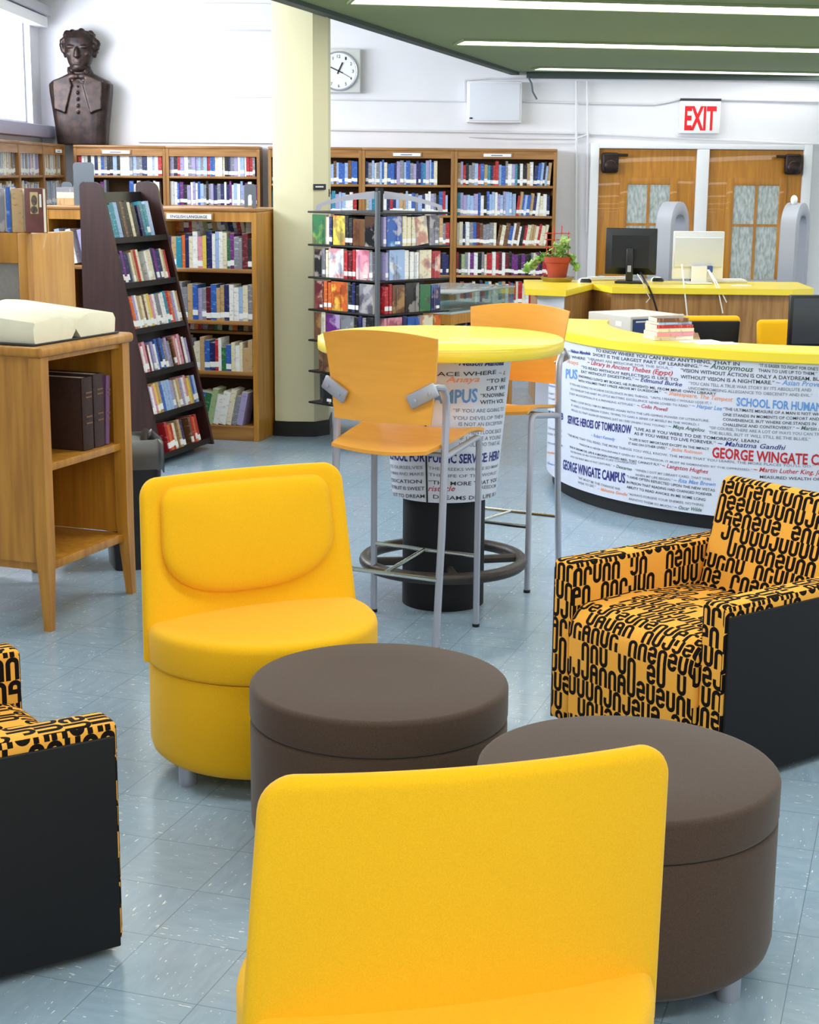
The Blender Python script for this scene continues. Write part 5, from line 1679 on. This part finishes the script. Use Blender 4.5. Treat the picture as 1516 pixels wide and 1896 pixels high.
DT_ = [
    ('~ Nelson Mandela', 180, 207, 297, 223, 18, NV, 1, 1), ('TO KNOW WHERE YOU CAN FIND ANYTHING, THAT IN', 325, 205, 1092, 280, 18, K, 0, 0), ('SHORT IS THE LARGEST PART OF LEARNING.\u201d', 310, 227, 890, 292, 17, K, 0, 0), ('~ Anonymous', 900, 292, 1165, 313, 28, GR, 1, 0),
    ('\u201cLIBRARIES ARE MEDICINE FOR THE SOUL.\u201d', 280, 247, 735, 300, 13, G_, 0, 0), ('CE WHERE', 170, 234, 270, 250, 15, K, 0, 0), ('Anaya', 172, 264, 232, 276, 22, OR, 1, 0), ('~ Library in Ancient Thebes (Egypt)', 280, 270, 735, 332, 25, RD, 1, 0),
    ('\u201cTO READ WITHOUT REFLECTING IS LIKE TO', 248, 292, 765, 362, 15, K, 0, 0), ('EAT WITHOUT DIGESTING.\u201d', 248, 317, 530, 358, 15, K, 0, 0), ('~ Edmund Burke', 535, 360, 785, 391, 22, NV, 1, 0),
    ('KNOWING I LOV\u2019D MY BOOKS, HE FURNISH\u2019D ME, FROM MINE OWN LIBRARY', 235, 340, 968, 437, 14, K, 0, 0), ('WITH VOLUMES THAT I PRIZE ABOVE MY DUKEDOM.\u201d', 232, 364, 672, 427, 13, K, 0, 0), ('~ Shakespeare, The Tempest', 690, 432, 1055, 471, 22, OR, 1, 0),
    ('PUS', 165, 345, 228, 351, 52, BL, 0, 1), ('CAM', 70, 318, 140, 330, 48, BL, 0, 1), ('\u201cVISION WITHOUT ACTION IS ONLY A DAYDREAM, BUT', 778, 312, 1540, 362, 19, K, 0, 0), ('WITHOUT VISION IS A NIGHTMARE.\u201d', 778, 347, 1278, 380, 19, K, 0, 0), ('~ Asian Proverb', 1285, 380, 1560, 394, 26, BL, 1, 0),
    ('\u201cIT IS EASIER TO FIGHT FOR ONE\u2019S PRINCIPLES', 1195, 285, 1620, 312, 16, K, 0, 0), ('THAN TO LIVE UP TO THEM.\u201d', 1192, 312, 1505, 331, 16, K, 0, 0), ('\u201cYOU CAN TELL A TRUE WAR STORY BY ITS ABSOLUTE AND', 820, 380, 1475, 418, 16, G_, 0, 0), ('UNCOMPROMISING ALLEGIANCE TO OBSCENITY AND EVIL.\u201d', 820, 406, 1480, 446, 15, G_, 0, 0),
    ('SCHOOL FOR HUMAN RIGHTS', 1075, 492, 1700, 530, 42, BL, 0, 1), ('\u201cUNTIL I FEARED I WOULD LOSE IT, I', 615, 454, 940, 486, 12, G_, 0, 0), ('NEVER LOVED TO READ.\u201d', 610, 480, 830, 502, 12, G_, 0, 0), ('~ Harper Lee', 838, 502, 998, 519, 22, BL, 1, 0),
    ('\u201cIF YOU ARE GOING TO ACHIEVE EXCELLENCE IN BIG THINGS,', 185, 380, 605, 455, 12, G_, 0, 0), ('YOU DEVELOP THE HABIT IN LITTLE MATTERS. EXCELLENCE', 190, 408, 600, 477, 12, G_, 0, 0), ('IS NOT AN EXCEPTION, IT IS A PREVAILING ATTITUDE.\u201d', 185, 432, 535, 497, 12, G_, 0, 0), ('~ Colin Powell', 545, 499, 710, 524, 20, RD, 1, 0),
    ('\u201cWHEN I LOOK BACK, I AM SO IMPRESSED AGAIN WITH THE LIFE-GIVING POWER OF LITERATURE.', 190, 468, 930, 580, 12, G_, 0, 0), ('IF I WERE A YOUNG PERSON TODAY, TRYING TO GAIN A SENSE OF MYSELF IN THE WORLD, I', 195, 495, 875, 600, 12, G_, 0, 0), ('WOULD DO THAT AGAIN BY READING, JUST AS I DID WHEN I WAS YOUNG.\u201d', 195, 520, 705, 610, 12, G_, 0, 0), ('~ Maya Angelou', 712, 610, 905, 633, 20, GR, 1, 0),
    ('\u201cTHE ULTIMATE MEASURE OF A MAN IS NOT WHERE', 1005, 517, 1560, 548, 15, K, 0, 0), ('ONE STANDS IN MOMENTS OF COMFORT AND', 1003, 547, 1516, 572, 15, K, 0, 0), ('CONVENIENCE, BUT WHERE ONE STANDS IN', 1003, 573, 1500, 598, 15, K, 0, 0), ('CHALLENGE AND CONTROVERSY.\u201d', 1003, 600, 1385, 620, 15, K, 0, 0), ('~ Martin Luther', 1392, 620, 1600, 630, 20, GR, 1, 0),
    ('OOL FOR PUB', 55, 545, 152, 568, 38, NV, 0, 1), ('SERVICE: HEROES OF TOMORROW', 175, 585, 515, 642, 44, NV, 0, 1), ('\u201cLIVE AS IF YOU WERE TO DIE TOMORROW. LEARN', 530, 622, 1195, 692, 16, K, 0, 0), ('AS IF YOU WERE TO LIVE FOREVER.\u201d', 530, 647, 965, 700, 16, K, 0, 0), ('~ Mahatma Gandhi', 975, 704, 1338, 729, 25, NV, 1, 0),
    ('\u201cOF COURSE, THERE ARE A LOT OF WAYS YOU CAN TREAT', 930, 617, 1560, 655, 15, G_, 0, 0), ('THE BLUES, BUT IT WILL STILL BE THE BLUES.\u201d', 928, 642, 1470, 680, 15, G_, 0, 0), ('GEORGE WINGATE CAMPUS', 945, 768, 1700, 815, 54, RD, 0, 1), ('~ Robert Kennedy', 300, 657, 428, 681, 18, BL, 1, 0),
    ('\u201cA LIFE IS NOT IMPORTANT EXCEPT IN THE IMPACT', 500, 675, 930, 731, 13, K, 0, 0), ('IT HAS ON OTHER LIVES.\u201d', 500, 700, 705, 727, 13, K, 0, 0), ('~ Jackie Robinson', 710, 730, 892, 753, 18, OR, 1, 0),
    ('\u201cTHE MORE THAT YOU READ, THE MORE THINGS YOU WILL KNOW. THE MORE THAT YOU LEARN, THE MORE PLACES YOU\u2019LL GO.\u201d', 175, 652, 1490, 824, 13, G_, 0, 0), ('\u201cFREEDOM IS NEVER VOLUNTARILY GIVEN BY THE OPPRESSOR; IT MUST BE DEMANDED BY THE OPPRESSED.\u201d', 235, 702, 1160, 842, 11, G_, 0, 0), ('~ Martin Luther King, Jr.', 1165, 843, 1530, 862, 24, RD, 1, 0),
    ('\u201cFOR IF DREAMS DIE, LIFE IS A BROKEN WINGED BIRD, THAT CANNOT FLY.\u201d', 185, 717, 675, 816, 12, K, 0, 0), ('~ Langston Hughes', 678, 820, 925, 856, 22, RD, 1, 0), ('THE READING OF ALL GOOD BOOKS IS LIKE CONVERSATION', 190, 742, 540, 808, 11, G_, 0, 0), ('WITH THE FINEST MEN OF PAST CENTURIES.\u201d', 190, 768, 412, 817, 11, G_, 0, 0), ('~ Descartes', 418, 820, 518, 841, 18, GR, 1, 0),
    ('GEORGE WINGATE CAMPUS', 150, 828, 482, 906, 54, NV, 0, 1), ('\u201cWHEN I GOT MY LIBRARY CARD, THAT WAS', 535, 842, 940, 892, 13, G_, 0, 0), ('WHEN MY LIFE BEGAN.\u201d', 535, 867, 735, 896, 13, G_, 0, 0), ('~ Rita Mae Brown', 740, 899, 965, 923, 22, BL, 1, 0),
    ('\u201cI HAVE OFTEN REFLECTED UPON THE NEW VISTAS', 490, 877, 960, 952, 14, K, 0, 0), ('IN PRISON THAT READING HAD CHANGED FOREVER', 490, 907, 945, 975, 14, K, 0, 0), ('ABILITY TO READ AWOKE IN ME SOME LONG', 490, 932, 910, 1002, 14, K, 0, 0), ('\u201cWE MUST BE THE CHANGE WE', 230, 882, 455, 945, 13, G_, 0, 0), ('WISH TO SEE.\u201d', 230, 907, 325, 932, 13, G_, 0, 0),
    ('~ Mahatma Gandhi', 335, 942, 495, 976, 18, OR, 1, 0), ('\u201cALWAYS FORGIVE YOUR ENEMIES. NOTHING', 500, 970, 900, 1030, 13, G_, 0, 0), ('ANNOYS THEM SO MUCH.\u201d', 500, 995, 740, 1041, 13, G_, 0, 0), ('~ Oscar Wilde', 745, 1042, 890, 1059, 20, GR, 1, 0), ('MEASURED WEALTH OF', 1200, 880, 1520, 893, 15, K, 0, 0),
    ('YOU ARE GOING TO ACHIEVE', 58, 360, 140, 378, 11, G_, 0, 0), ('Desmond', 65, 386, 135, 400, 16, BL, 1, 0), ('IT IS A GREAT THING', 55, 425, 142, 442, 11, G_, 0, 0), ('IN LITTLE MATTERS', 55, 452, 142, 470, 11, G_, 0, 0), ('TO SEE OURSELVES', 58, 610, 145, 632, 11, G_, 0, 0), ('AS OTHERS SEE US', 58, 640, 145, 660, 11, G_, 0, 0), ('Aristotle', 60, 745, 105, 753, 16, OR, 1, 0), ('~ Emerson', 65, 800, 135, 822, 16, BL, 1, 0), ('WORTH LIVING FOR', 60, 690, 150, 712, 11, G_, 0, 0),
]
lettering(DT_, conv, 2.882, lambda z: PR, (DCX.x, DCX.y), 7.2, 9.2, dk, 0.0012)

# things on and behind it
def flat_stack(px_, py_, z, items, group, base_label, turn=0.0):
    q = fl(px_, py_, z)
    zz = z + 0.0012
    rn = random.Random(9)
    for k, (c, w_, d_, h_) in enumerate(items):
        flat_book((q.x + rn.uniform(-0.012, 0.012), q.y + rn.uniform(-0.008, 0.008), zz), turn + rn.uniform(-0.12, 0.12), w_, d_, h_, c, f'{c} book lying in the stack on the curved desk, {ORD[len(items) - k]} from the top', group, 'stacked_book')
        zz += h_ + 0.0008
flat_stack(1247, 630, 0.898, [('white', 0.21, 0.15, 0.020), ('pink', 0.21, 0.15, 0.020), ('cream', 0.20, 0.145, 0.018), ('red', 0.20, 0.14, 0.016), ('pale blue', 0.19, 0.13, 0.012), ('brown', 0.17, 0.12, 0.020)], 'books stacked on the curved desk', '', R(18))
for k, (x_, y_, a) in enumerate(((1292, 632, 0.3), (1325, 636, 0.1))):
    q = fl(x_, y_, 0.8985)
    tag(MB().box(-0.1, 0.1, -0.05, 0.05, 0, 0.002 + 0.001 * k).build('paper_sheet', M['paper'], loc=(q.x, q.y, 0.8988), rot=(0, 0, a)), ('white paper on the yellow counter, touching the stacked books', 'white paper on the yellow counter, in front of the black office chair')[k], 'paper')
# side table that carries the computer
wt = thing('work_table', 'brown side table inside the desk that carries the beige computer', 'table', (1.40, 9.86, 0), R(-8))
MB().rbox(-0.38, 0.38, -0.30, 0.34, 0.70, 0.735, 0.004).build('tabletop', M['pan'], wt)
for x in (-0.35, 0.31):
    MB().box(x, x + 0.04, -0.26, 0.30, 0.0, 0.6995).build('end_panel', M['pan'], wt)
pc = thing('desktop_computer', 'beige desktop computer with a dark blue front panel, behind the curved desk', 'computer', (1.375, 9.78, 0.737), R(30))
MB().rbox(-0.20, 0.20, -0.19, 0.22, 0.0, 0.15, 0.006).build('case', M['offw'], pc)
MB().rbox(-0.205, 0.205, -0.212, -0.1905, -0.0, 0.153, 0.008).build('front_bezel', M['offw'], pc)
MB().rbox(-0.19, 0.10, -0.2165, -0.2125, 0.022, 0.135, 0.003).build('blue_panel', M['bluep'], pc)
MB().lathe([(0, 0), (0.012, 0), (0.012, 0.004), (0, 0.004)], 14, T=Matrix.Translation((0.02, -0.217, 0.11)) @ Matrix.Rotation(math.pi / 2, 4, 'X')).build('power_button', M['alu'], pc)
MB().box(-0.17, -0.08, -0.2185, -0.2168, 0.115, 0.123).build('badge', M['white'], pc)
MB().box(-0.16, -0.07, -0.2185, -0.2168, 0.045, 0.055).build('drive_slot', M['ink'], pc)
MB().box(-0.2015, -0.2003, -0.12, -0.06, 0.085, 0.115).build('sticker', M['wlabel'], pc)

def office_chair(x, y, rz, label, zt):
    t = thing('office_chair', label, 'chair', (x, y, 0), rz, 'office chairs behind the desk')
    MB().rbox(-0.235, 0.235, -0.23, 0.22, 0.43, 0.50, 0.03, 4).build('seat', M['yellow'], t)
    T = Matrix.Translation((0, 0.24, 0.52)) @ Matrix.Rotation(R(-8), 4, 'X')
    MB().rbox(-0.215, 0.215, -0.03, 0.0345, 0, zt - 0.52, 0.03, 4, T=T).build('back_cushion', M['yellow'], t)
    MB().rbox(-0.203, 0.203, 0.035, 0.052, 0.01, zt - 0.545, 0.008, 3, T=T).build('back_shell', M['black'], t)
    MB().cyl((0, 0, 0.08), (0, 0, 0.43), 0.028, n=12).build('stem', M['black'], t)
    MB().tube([(0, 0.12, 0.44), (0, 0.27, 0.45), (0, 0.312, 0.52), (0, 0.322, 0.60)], 0.018, 8).build('back_bar', M['black'], t)
    for k in range(5):
        a = R(72 * k + 18)
        MB().tube([(0, 0, 0.09), (0.27 * math.cos(a), 0.27 * math.sin(a), 0.06)], 0.018, 8).build('base_arm', M['black'], t)
        MB().ell((0.27 * math.cos(a), 0.27 * math.sin(a), 0.026), (0.025, 0.025, 0.025), 10, 8).build('caster', M['black'], t)
q = at(1333, 640, 10.35)
office_chair(q.x - 0.12, 10.62, R(180 + 6), 'office chair behind the desk showing its black back with a yellow rim', 0.83)
q = at(1440, 640, 9.75)
office_chair(q.x + 0.22, 9.95, R(10), 'office chair behind the desk with its plain yellow back cushion, beside the black screen', 0.82)

def monitor(px_, py_, z, Y, rz, W_, H_, m, mf, label, lift=0.1, name='computer_monitor', back=True, cable=None):
    q = fl(px_, py_, z) if Y is None else at(px_, py_, Y)
    t = thing(name, label, 'monitor', (q.x, q.y, z + 0.001), rz)
    g = MB()
    g.rbox(-W_ / 2, W_ / 2, -0.02, 0.012, lift, lift + H_, 0.006, 2)
    g.build('housing', m, t)
    MB().box(-W_ / 2 + 0.018, W_ / 2 - 0.018, -0.0215, -0.0202, lift + 0.02, lift + H_ - 0.018).build('screen', M['screen'], t)
    if back:
        g = MB()
        a = [(-W_ / 2 + 0.006, 0.0125, lift + 0.006), (W_ / 2 - 0.006, 0.0125, lift + 0.006), (W_ / 2 - 0.006, 0.0125, lift + H_ - 0.006), (-W_ / 2 + 0.006, 0.0125, lift + H_ - 0.006)]
        i_ = 0.055
        b = [(-W_ / 2 + i_, 0.05, lift + i_), (W_ / 2 - i_, 0.05, lift + i_), (W_ / 2 - i_, 0.05, lift + H_ - i_), (-W_ / 2 + i_, 0.05, lift + H_ - i_)]
        g.loft([a, b])
        g.build('back_cover', m, t)
    return t
ZR = 0.88            # rear counter height
m1 = monitor(1166, 524, ZR, None, R(-14), 0.40, 0.36, M['dark'], None, 'black flat monitor seen from behind on the rear counter', 0.065)
MB().rbox(-0.028, 0.028, 0.051, 0.085, 0.02, 0.27, 0.008).build('stand_neck', M['dark'], m1)
MB().rbox(-0.11, 0.11, -0.09, 0.10, 0.0, 0.018, 0.006).build('stand_base', M['dark'], m1)
MB().box(-0.014, 0.014, 0.0852, 0.0865, 0.09, 0.14).build('badge', M['alu'], m1)
m2 = monitor(1290, 525, ZR, None, R(183), 0.40, 0.37, M['white'], None, 'white flat monitor seen from behind on the rear counter', 0.035, back=False)
m2.rotation_euler = (0, 0, R(3))
MB().rbox(-0.185, 0.195, 0.0125, 0.04, 0.13, 0.36, 0.008).build('back_cover', mat('pale_grey_plastic', (216, 218, 220), 0.45), m2)
MB().rbox(-0.06, 0.06, 0.0405, 0.075, 0.01, 0.14, 0.008).build('stand_neck', M['white'], m2)
MB().rbox(-0.10, 0.10, -0.07, 0.11, 0.0, 0.014, 0.006).build('stand_base', M['white'], m2)
MB().rbox(-0.105, -0.068, 0.041, 0.07, 0.09, 0.14, 0.004).build('blue_plug', mat('blue_plug', (52, 84, 160), 0.4), m2)
m1.rotation_euler = (0, 0, R(-14 + 180))
m2.rotation_euler = (0, 0, R(183))
m3 = monitor(1528, 646, 0.736, 8.75, R(6), 0.44, 0.285, M['dark'], None, 'black flat screen at the photo edge behind the curved desk, facing the camera', 0.06)
m3.location.z = 0.737
MB().rbox(-0.03, 0.03, 0.051, 0.075, 0.015, 0.20, 0.006).build('stand_neck', M['dark'], m3)
MB().rbox(-0.11, 0.11, -0.06, 0.11, 0.0, 0.014, 0.005).build('stand_base', M['dark'], m3)

# ================================================================ rear counter
fp = [fl(x, y, ZR - 0.045) for x, y in ((972, 546), (1047, 549), (1097, 536), (1133, 543), (1467, 547), (1506, 545))]
fp = [(p.x, p.y) for p in fp]
rear = [(fp[-1][0] + 0.05, 12.95), (fp[0][0] + 0.06, 12.95)]
rc = thing('rear_counter', 'rear service counter with a yellow top and brown wood front', 'counter', (fp[2][0], fp[2][1], 0))
loc = lambda pts: [(x - fp[2][0], y - fp[2][1]) for x, y in pts]
MB().prism(loc(fp + rear), ZR - 0.045, ZR).build('counter_top', M['lam'], rc)
fr_ = [(fp[1][0] + 0.0, fp[1][1] + 0.05), (fp[2][0] + 0.01, fp[2][1] + 0.05), (fp[3][0], fp[3][1] + 0.05), (fp[4][0] + 0.01, fp[4][1] + 0.05)]
bk_ = [(x, y + 0.03) for x, y in fr_][::-1]
MB().prism(loc(fr_ + bk_), 0.0, ZR - 0.046).build('front_panel', M['pan'], rc)
MB().prism(loc([(fp[0][0] + 0.10, fp[0][1] + 0.06), (fp[1][0] - 0.005, fp[1][1] + 0.05), (fp[1][0] - 0.005, fp[1][1] + 0.08), (fp[0][0] + 0.10, fp[0][1] + 0.09)]), 0.0, ZR - 0.046).build('end_panel', M['wrap'], rc)
MB().prism(loc([(fp[0][0] + 0.10, fp[0][1] + 0.10), (fp[0][0] + 0.13, fp[0][1] + 0.10), (fp[0][0] + 0.13, 12.7), (fp[0][0] + 0.10, 12.7)]), 0.0, ZR - 0.046).build('side_panel', M['pan'], rc)
MB().prism(loc([(fp[4][0] + 0.02, fp[4][1] + 0.06), (fp[4][0] + 0.05, fp[4][1] + 0.06), (fp[4][0] + 0.05, 12.7), (fp[4][0] + 0.02, 12.7)]), 0.0, ZR - 0.046).build('side_panel', M['white'], rc)

def mouse(px_, py_, rz, label):
    q = fl(px_, py_, ZR)
    t = thing('computer_mouse', label, 'mouse', (q.x, q.y, ZR + 0.001), rz, 'computer mice on the rear counter')
    g = MB()
    for k, (s, z) in enumerate(((1.0, 0.0), (1.04, 0.012), (0.9, 0.026), (0.6, 0.036), (0.2, 0.040))):
        pass
    g.loft([[(0.034 * s * math.cos(2 * math.pi * i / 20), 0.055 * s * math.sin(2 * math.pi * i / 20), z) for i in range(20)] for s, z in ((0.96, 0.0), (1.0, 0.012), (0.88, 0.026), (0.6, 0.036), (0.2, 0.04))])
    g.build('shell', M['white'], t)
    g = MB()
    g.loft([[(0.0345 * s * math.cos(R(a)), 0.0555 * s * math.sin(R(a)), z) for a in range(150, 391, 20)] for s, z in ((1.0, 0.004), (1.02, 0.012), (0.94, 0.024), (0.7, 0.034))])
    g.build('dark_buttons', M['dark'], t)
mouse(1082, 524, R(70), 'black and white mouse on the rear counter, beside the potted plant')
mouse(1216, 522, R(60), 'black and white mouse on the rear counter, between the two monitors')
def keyboard(px_, py_, rz, label, ln=0.42):
    q = fl(px_, py_, ZR)
    t = thing('keyboard', label, 'keyboard', (q.x, q.y, ZR + 0.001), rz, 'white keyboards on the rear counter')
    MB().rbox(-ln / 2, ln / 2, -0.08, 0.08, 0.0, 0.02, 0.006).build('body', M['offw'], t)
    g = MB()
    for r in range(5):
        g.box(-ln / 2 + 0.015, ln / 2 - 0.015, -0.062 + r * 0.026, -0.042 + r * 0.026, 0.0205, 0.028)
    g.build('key_rows', M['white'], t)
keyboard(1128, 519, R(8), 'white keyboard behind the black monitor on the rear counter', 0.36)
keyboard(1340, 523, R(4), 'white keyboard beside the white monitor on the rear counter', 0.34)
q = fl(1372, 529, ZR)
tag(MB().box(-0.07, 0.07, -0.05, 0.05, 0, 0.002).build('paper_sheet', M['paper'], loc=(q.x, q.y, ZR + 0.001), rot=(0, 0, 0.2)), 'white paper slip on the rear counter beside the white keyboard', 'paper')
def hang_cable(p, label, m, r=0.006):
    P = []
    for x, y, Y, z in p:
        q = at(x, y, Y)
        P.append((q.x, q.y, q.z))
    o = MB().tube(P, r, 6).build('cable', m)
    tag(o, label, 'cable', 'cables hanging over the rear counter')
yf = fp[3][1] - 0.012
hang_cable([(1186, 505, yf + 0.3, 0), (1194, 520, yf + 0.05, 0), (1200, 530, yf - 0.01, 0), (1208, 548, yf - 0.01, 0), (1217, 578, yf, 0)], 'thick black cable hanging down from the black monitor', M['dark'], 0.008)
hang_cable([(1180, 508, yf + 0.3, 0), (1190, 523, yf + 0.04, 0), (1199, 545, yf - 0.01, 0), (1203, 552, yf - 0.01, 0), (1196, 560, yf, 0)], 'thin pale cable curling below the black monitor', M['offw'], 0.004)
hang_cable([(1262, 490, yf + 0.3, 0), (1265, 518, yf + 0.05, 0), (1268, 545, yf - 0.01, 0), (1272, 585, yf - 0.01, 0)], 'white cable hanging straight down from the white monitor', M['white'], 0.006)
hang_cable([(1312, 500, yf + 0.3, 0), (1325, 520, yf + 0.05, 0), (1335, 540, yf - 0.01, 0), (1345, 560, yf - 0.01, 0)], 'white cable fanning out beside the blue plug', M['white'], 0.005)
hang_cable([(1310, 500, yf + 0.31, 0), (1322, 521, yf + 0.06, 0), (1331, 545, yf - 0.011, 0), (1338, 580, yf - 0.011, 0)], 'white cable under the blue plug that hangs lowest', M['white'], 0.005)

# ---- potted plant
q = fl(1031, 521, ZR)
pt = thing('potted_plant', 'terracotta pot with trailing ivy and a red wire trellis on the rear counter', 'plant', (q.x, q.y, ZR + 0.042))
MB().lathe([(0.0, 0), (0.070, 0), (0.092, 0.135), (0.104, 0.136), (0.108, 0.178), (0.094, 0.179), (0.088, 0.155), (0, 0.15)], 32).build('pot', M['terra'], pt)
tr = MB()
for x in (-0.085, -0.03, 0.03, 0.085):
    tr.cyl((x, 0.03, 0.15), (x, 0.03, 0.37 if abs(x) > 0.05 else 0.42), 0.004, n=6)
for z in (0.25, 0.31, 0.36):
    tr.cyl((-0.10, 0.03, z), (0.10, 0.03, z), 0.004, n=6)
tr.build('trellis', M['redw'], pt)
rn = random.Random(5)
def ivy_leaf(g, p, s):
    rz, rx, ry = rn.uniform(0, 6.28), rn.uniform(0.2, 1.3), rn.uniform(-0.5, 0.5)
    T = Matrix.Translation(p) @ Euler((rx, ry, rz)).to_matrix().to_4x4()
    sh = [(0, -0.5), (0.35, -0.3), (0.5, 0.05), (0.28, 0.2), (0.0, 0.62), (-0.28, 0.2), (-0.5, 0.05), (-0.35, -0.3)]
    a = [(x * s, y * s, -0.06 * abs(x) * s) for x, y in sh]
    g.loft([a, [(x, y, z - 0.0015) for x, y, z in a]], T=T)
st = MB()
tips = []
for k in range(13):
    a = rn.uniform(0, 6.28)
    if k < 6:
        P = [(0.03 * math.cos(a), 0.03 * math.sin(a), 0.16), (0.06 * math.cos(a), 0.06 * math.sin(a), 0.23), (0.08 * math.cos(a + 0.5), 0.08 * math.sin(a + 0.5), 0.26 + 0.08 * rn.random())]
    else:
        a = R(180 + rn.uniform(-38, 38)) if k < 11 else R(rn.uniform(-30, 30))
        ln_ = rn.uniform(0.10, 0.17) if k < 11 else 0.05
        P = [(0.06 * math.cos(a), 0.06 * math.sin(a), 0.17), (0.12 * math.cos(a), 0.12 * math.sin(a), 0.185), ((0.12 + ln_ * 0.6) * math.cos(a), (0.12 + ln_ * 0.6) * math.sin(a), 0.12), ((0.12 + ln_) * math.cos(a), (0.12 + ln_) * math.sin(a), 0.03 + 0.05 * rn.random())]
    st.tube(P, 0.003, 6)
    tips += [Vector(P[i]).lerp(Vector(P[i + 1]), t_) for i in range(len(P) - 1) for t_ in (0.15, 0.4, 0.65, 0.9)]
st.build('stem', M['leaf'], pt)
for p in tips[::1]:
    for _ in range(1):
        g = MB()
        ivy_leaf(g, p + Vector((rn.uniform(-0.02, 0.02), rn.uniform(-0.02, 0.02), rn.uniform(-0.01, 0.02))), rn.uniform(0.04, 0.062))
        g.build('leaf', M['leaf'], pt, sharp=60)
so_ = MB().lathe([(0, 0), (0.11, 0), (0.14, 0.036), (0.132, 0.038), (0.105, 0.012), (0, 0.012)], 32).build('plant_saucer', glass('amber_glass', (190, 140, 70), 0.55, 0.1))
so_.location = (q.x, q.y, ZR + 0.001)
tag(so_, 'amber glass saucer under the terracotta plant pot', 'saucer')
pt.location.z = ZR + 0.015

# ================================================================ security gates before the doors
def gate(px_, label, knob=False):
    q = at(px_, 450, 13.4)
    dvec = Vector((0.2, 0.42))
    t = thing('security_gate', label, 'security gate', (q.x, 13.4, 0), math.atan2(dvec.y, dvec.x), 'grey security gates by the doors')
    W_, Ht, th = 0.46, 1.50, 0.062
    path = [(0, 0.06)] + [(0.02, 1.30)] + [(0.5 * W_ - (0.5 * W_ - 0.02) * math.copysign(abs(math.cos(R(a))) ** 0.8, math.cos(R(a))), 1.30 + 0.145 * math.sin(R(a))) for a in range(15, 166, 15)] + [(W_ - 0.02, 1.30), (W_, 0.06)]
    rings = []
    n = len(path)
    for i, (x, z) in enumerate(path):
        a = path[max(0, i - 1)]
        b = path[min(n - 1, i + 1)]
        d = Vector((b[0] - a[0], b[1] - a[1])).normalized()
        nx, nz = -d.y, d.x
        h = 0.052
        rings.append([(x + nx * h, -th, z + nz * h), (x + nx * h * 0.5, -th - 0.012, z + nz * h * 0.5), (x - nx * h * 0.5, -th - 0.012, z - nz * h * 0.5), (x - nx * h, -th, z - nz * h),
                      (x - nx * h, th, z - nz * h), (x - nx * h * 0.5, th + 0.012, z - nz * h * 0.5), (x + nx * h * 0.5, th + 0.012, z + nz * h * 0.5), (x + nx * h, th, z + nz * h)])
    MB().loft(rings).build('loop_frame', M['gate'], t)
    MB().rbox(-0.09, W_ + 0.09, -0.10, 0.10, 0.0, 0.059, 0.01).build('base', M['gate'], t)
    MB().box(0.075, W_ - 0.075, -0.02, 0.02, 0.25, 0.75).build('lower_panel', M['white'], t)
    if knob:
        MB().ell((W_ / 2 - 0.10, 0, 1.52), (0.03, 0.03, 0.04), 12, 8).build('lamp_knob', M['white'], t)
gate(1229, 'grey arched security gate between the two monitors, before the double doors')
gate(1459, 'grey arched security gate with a round knob on top, before the second door leaf', True)
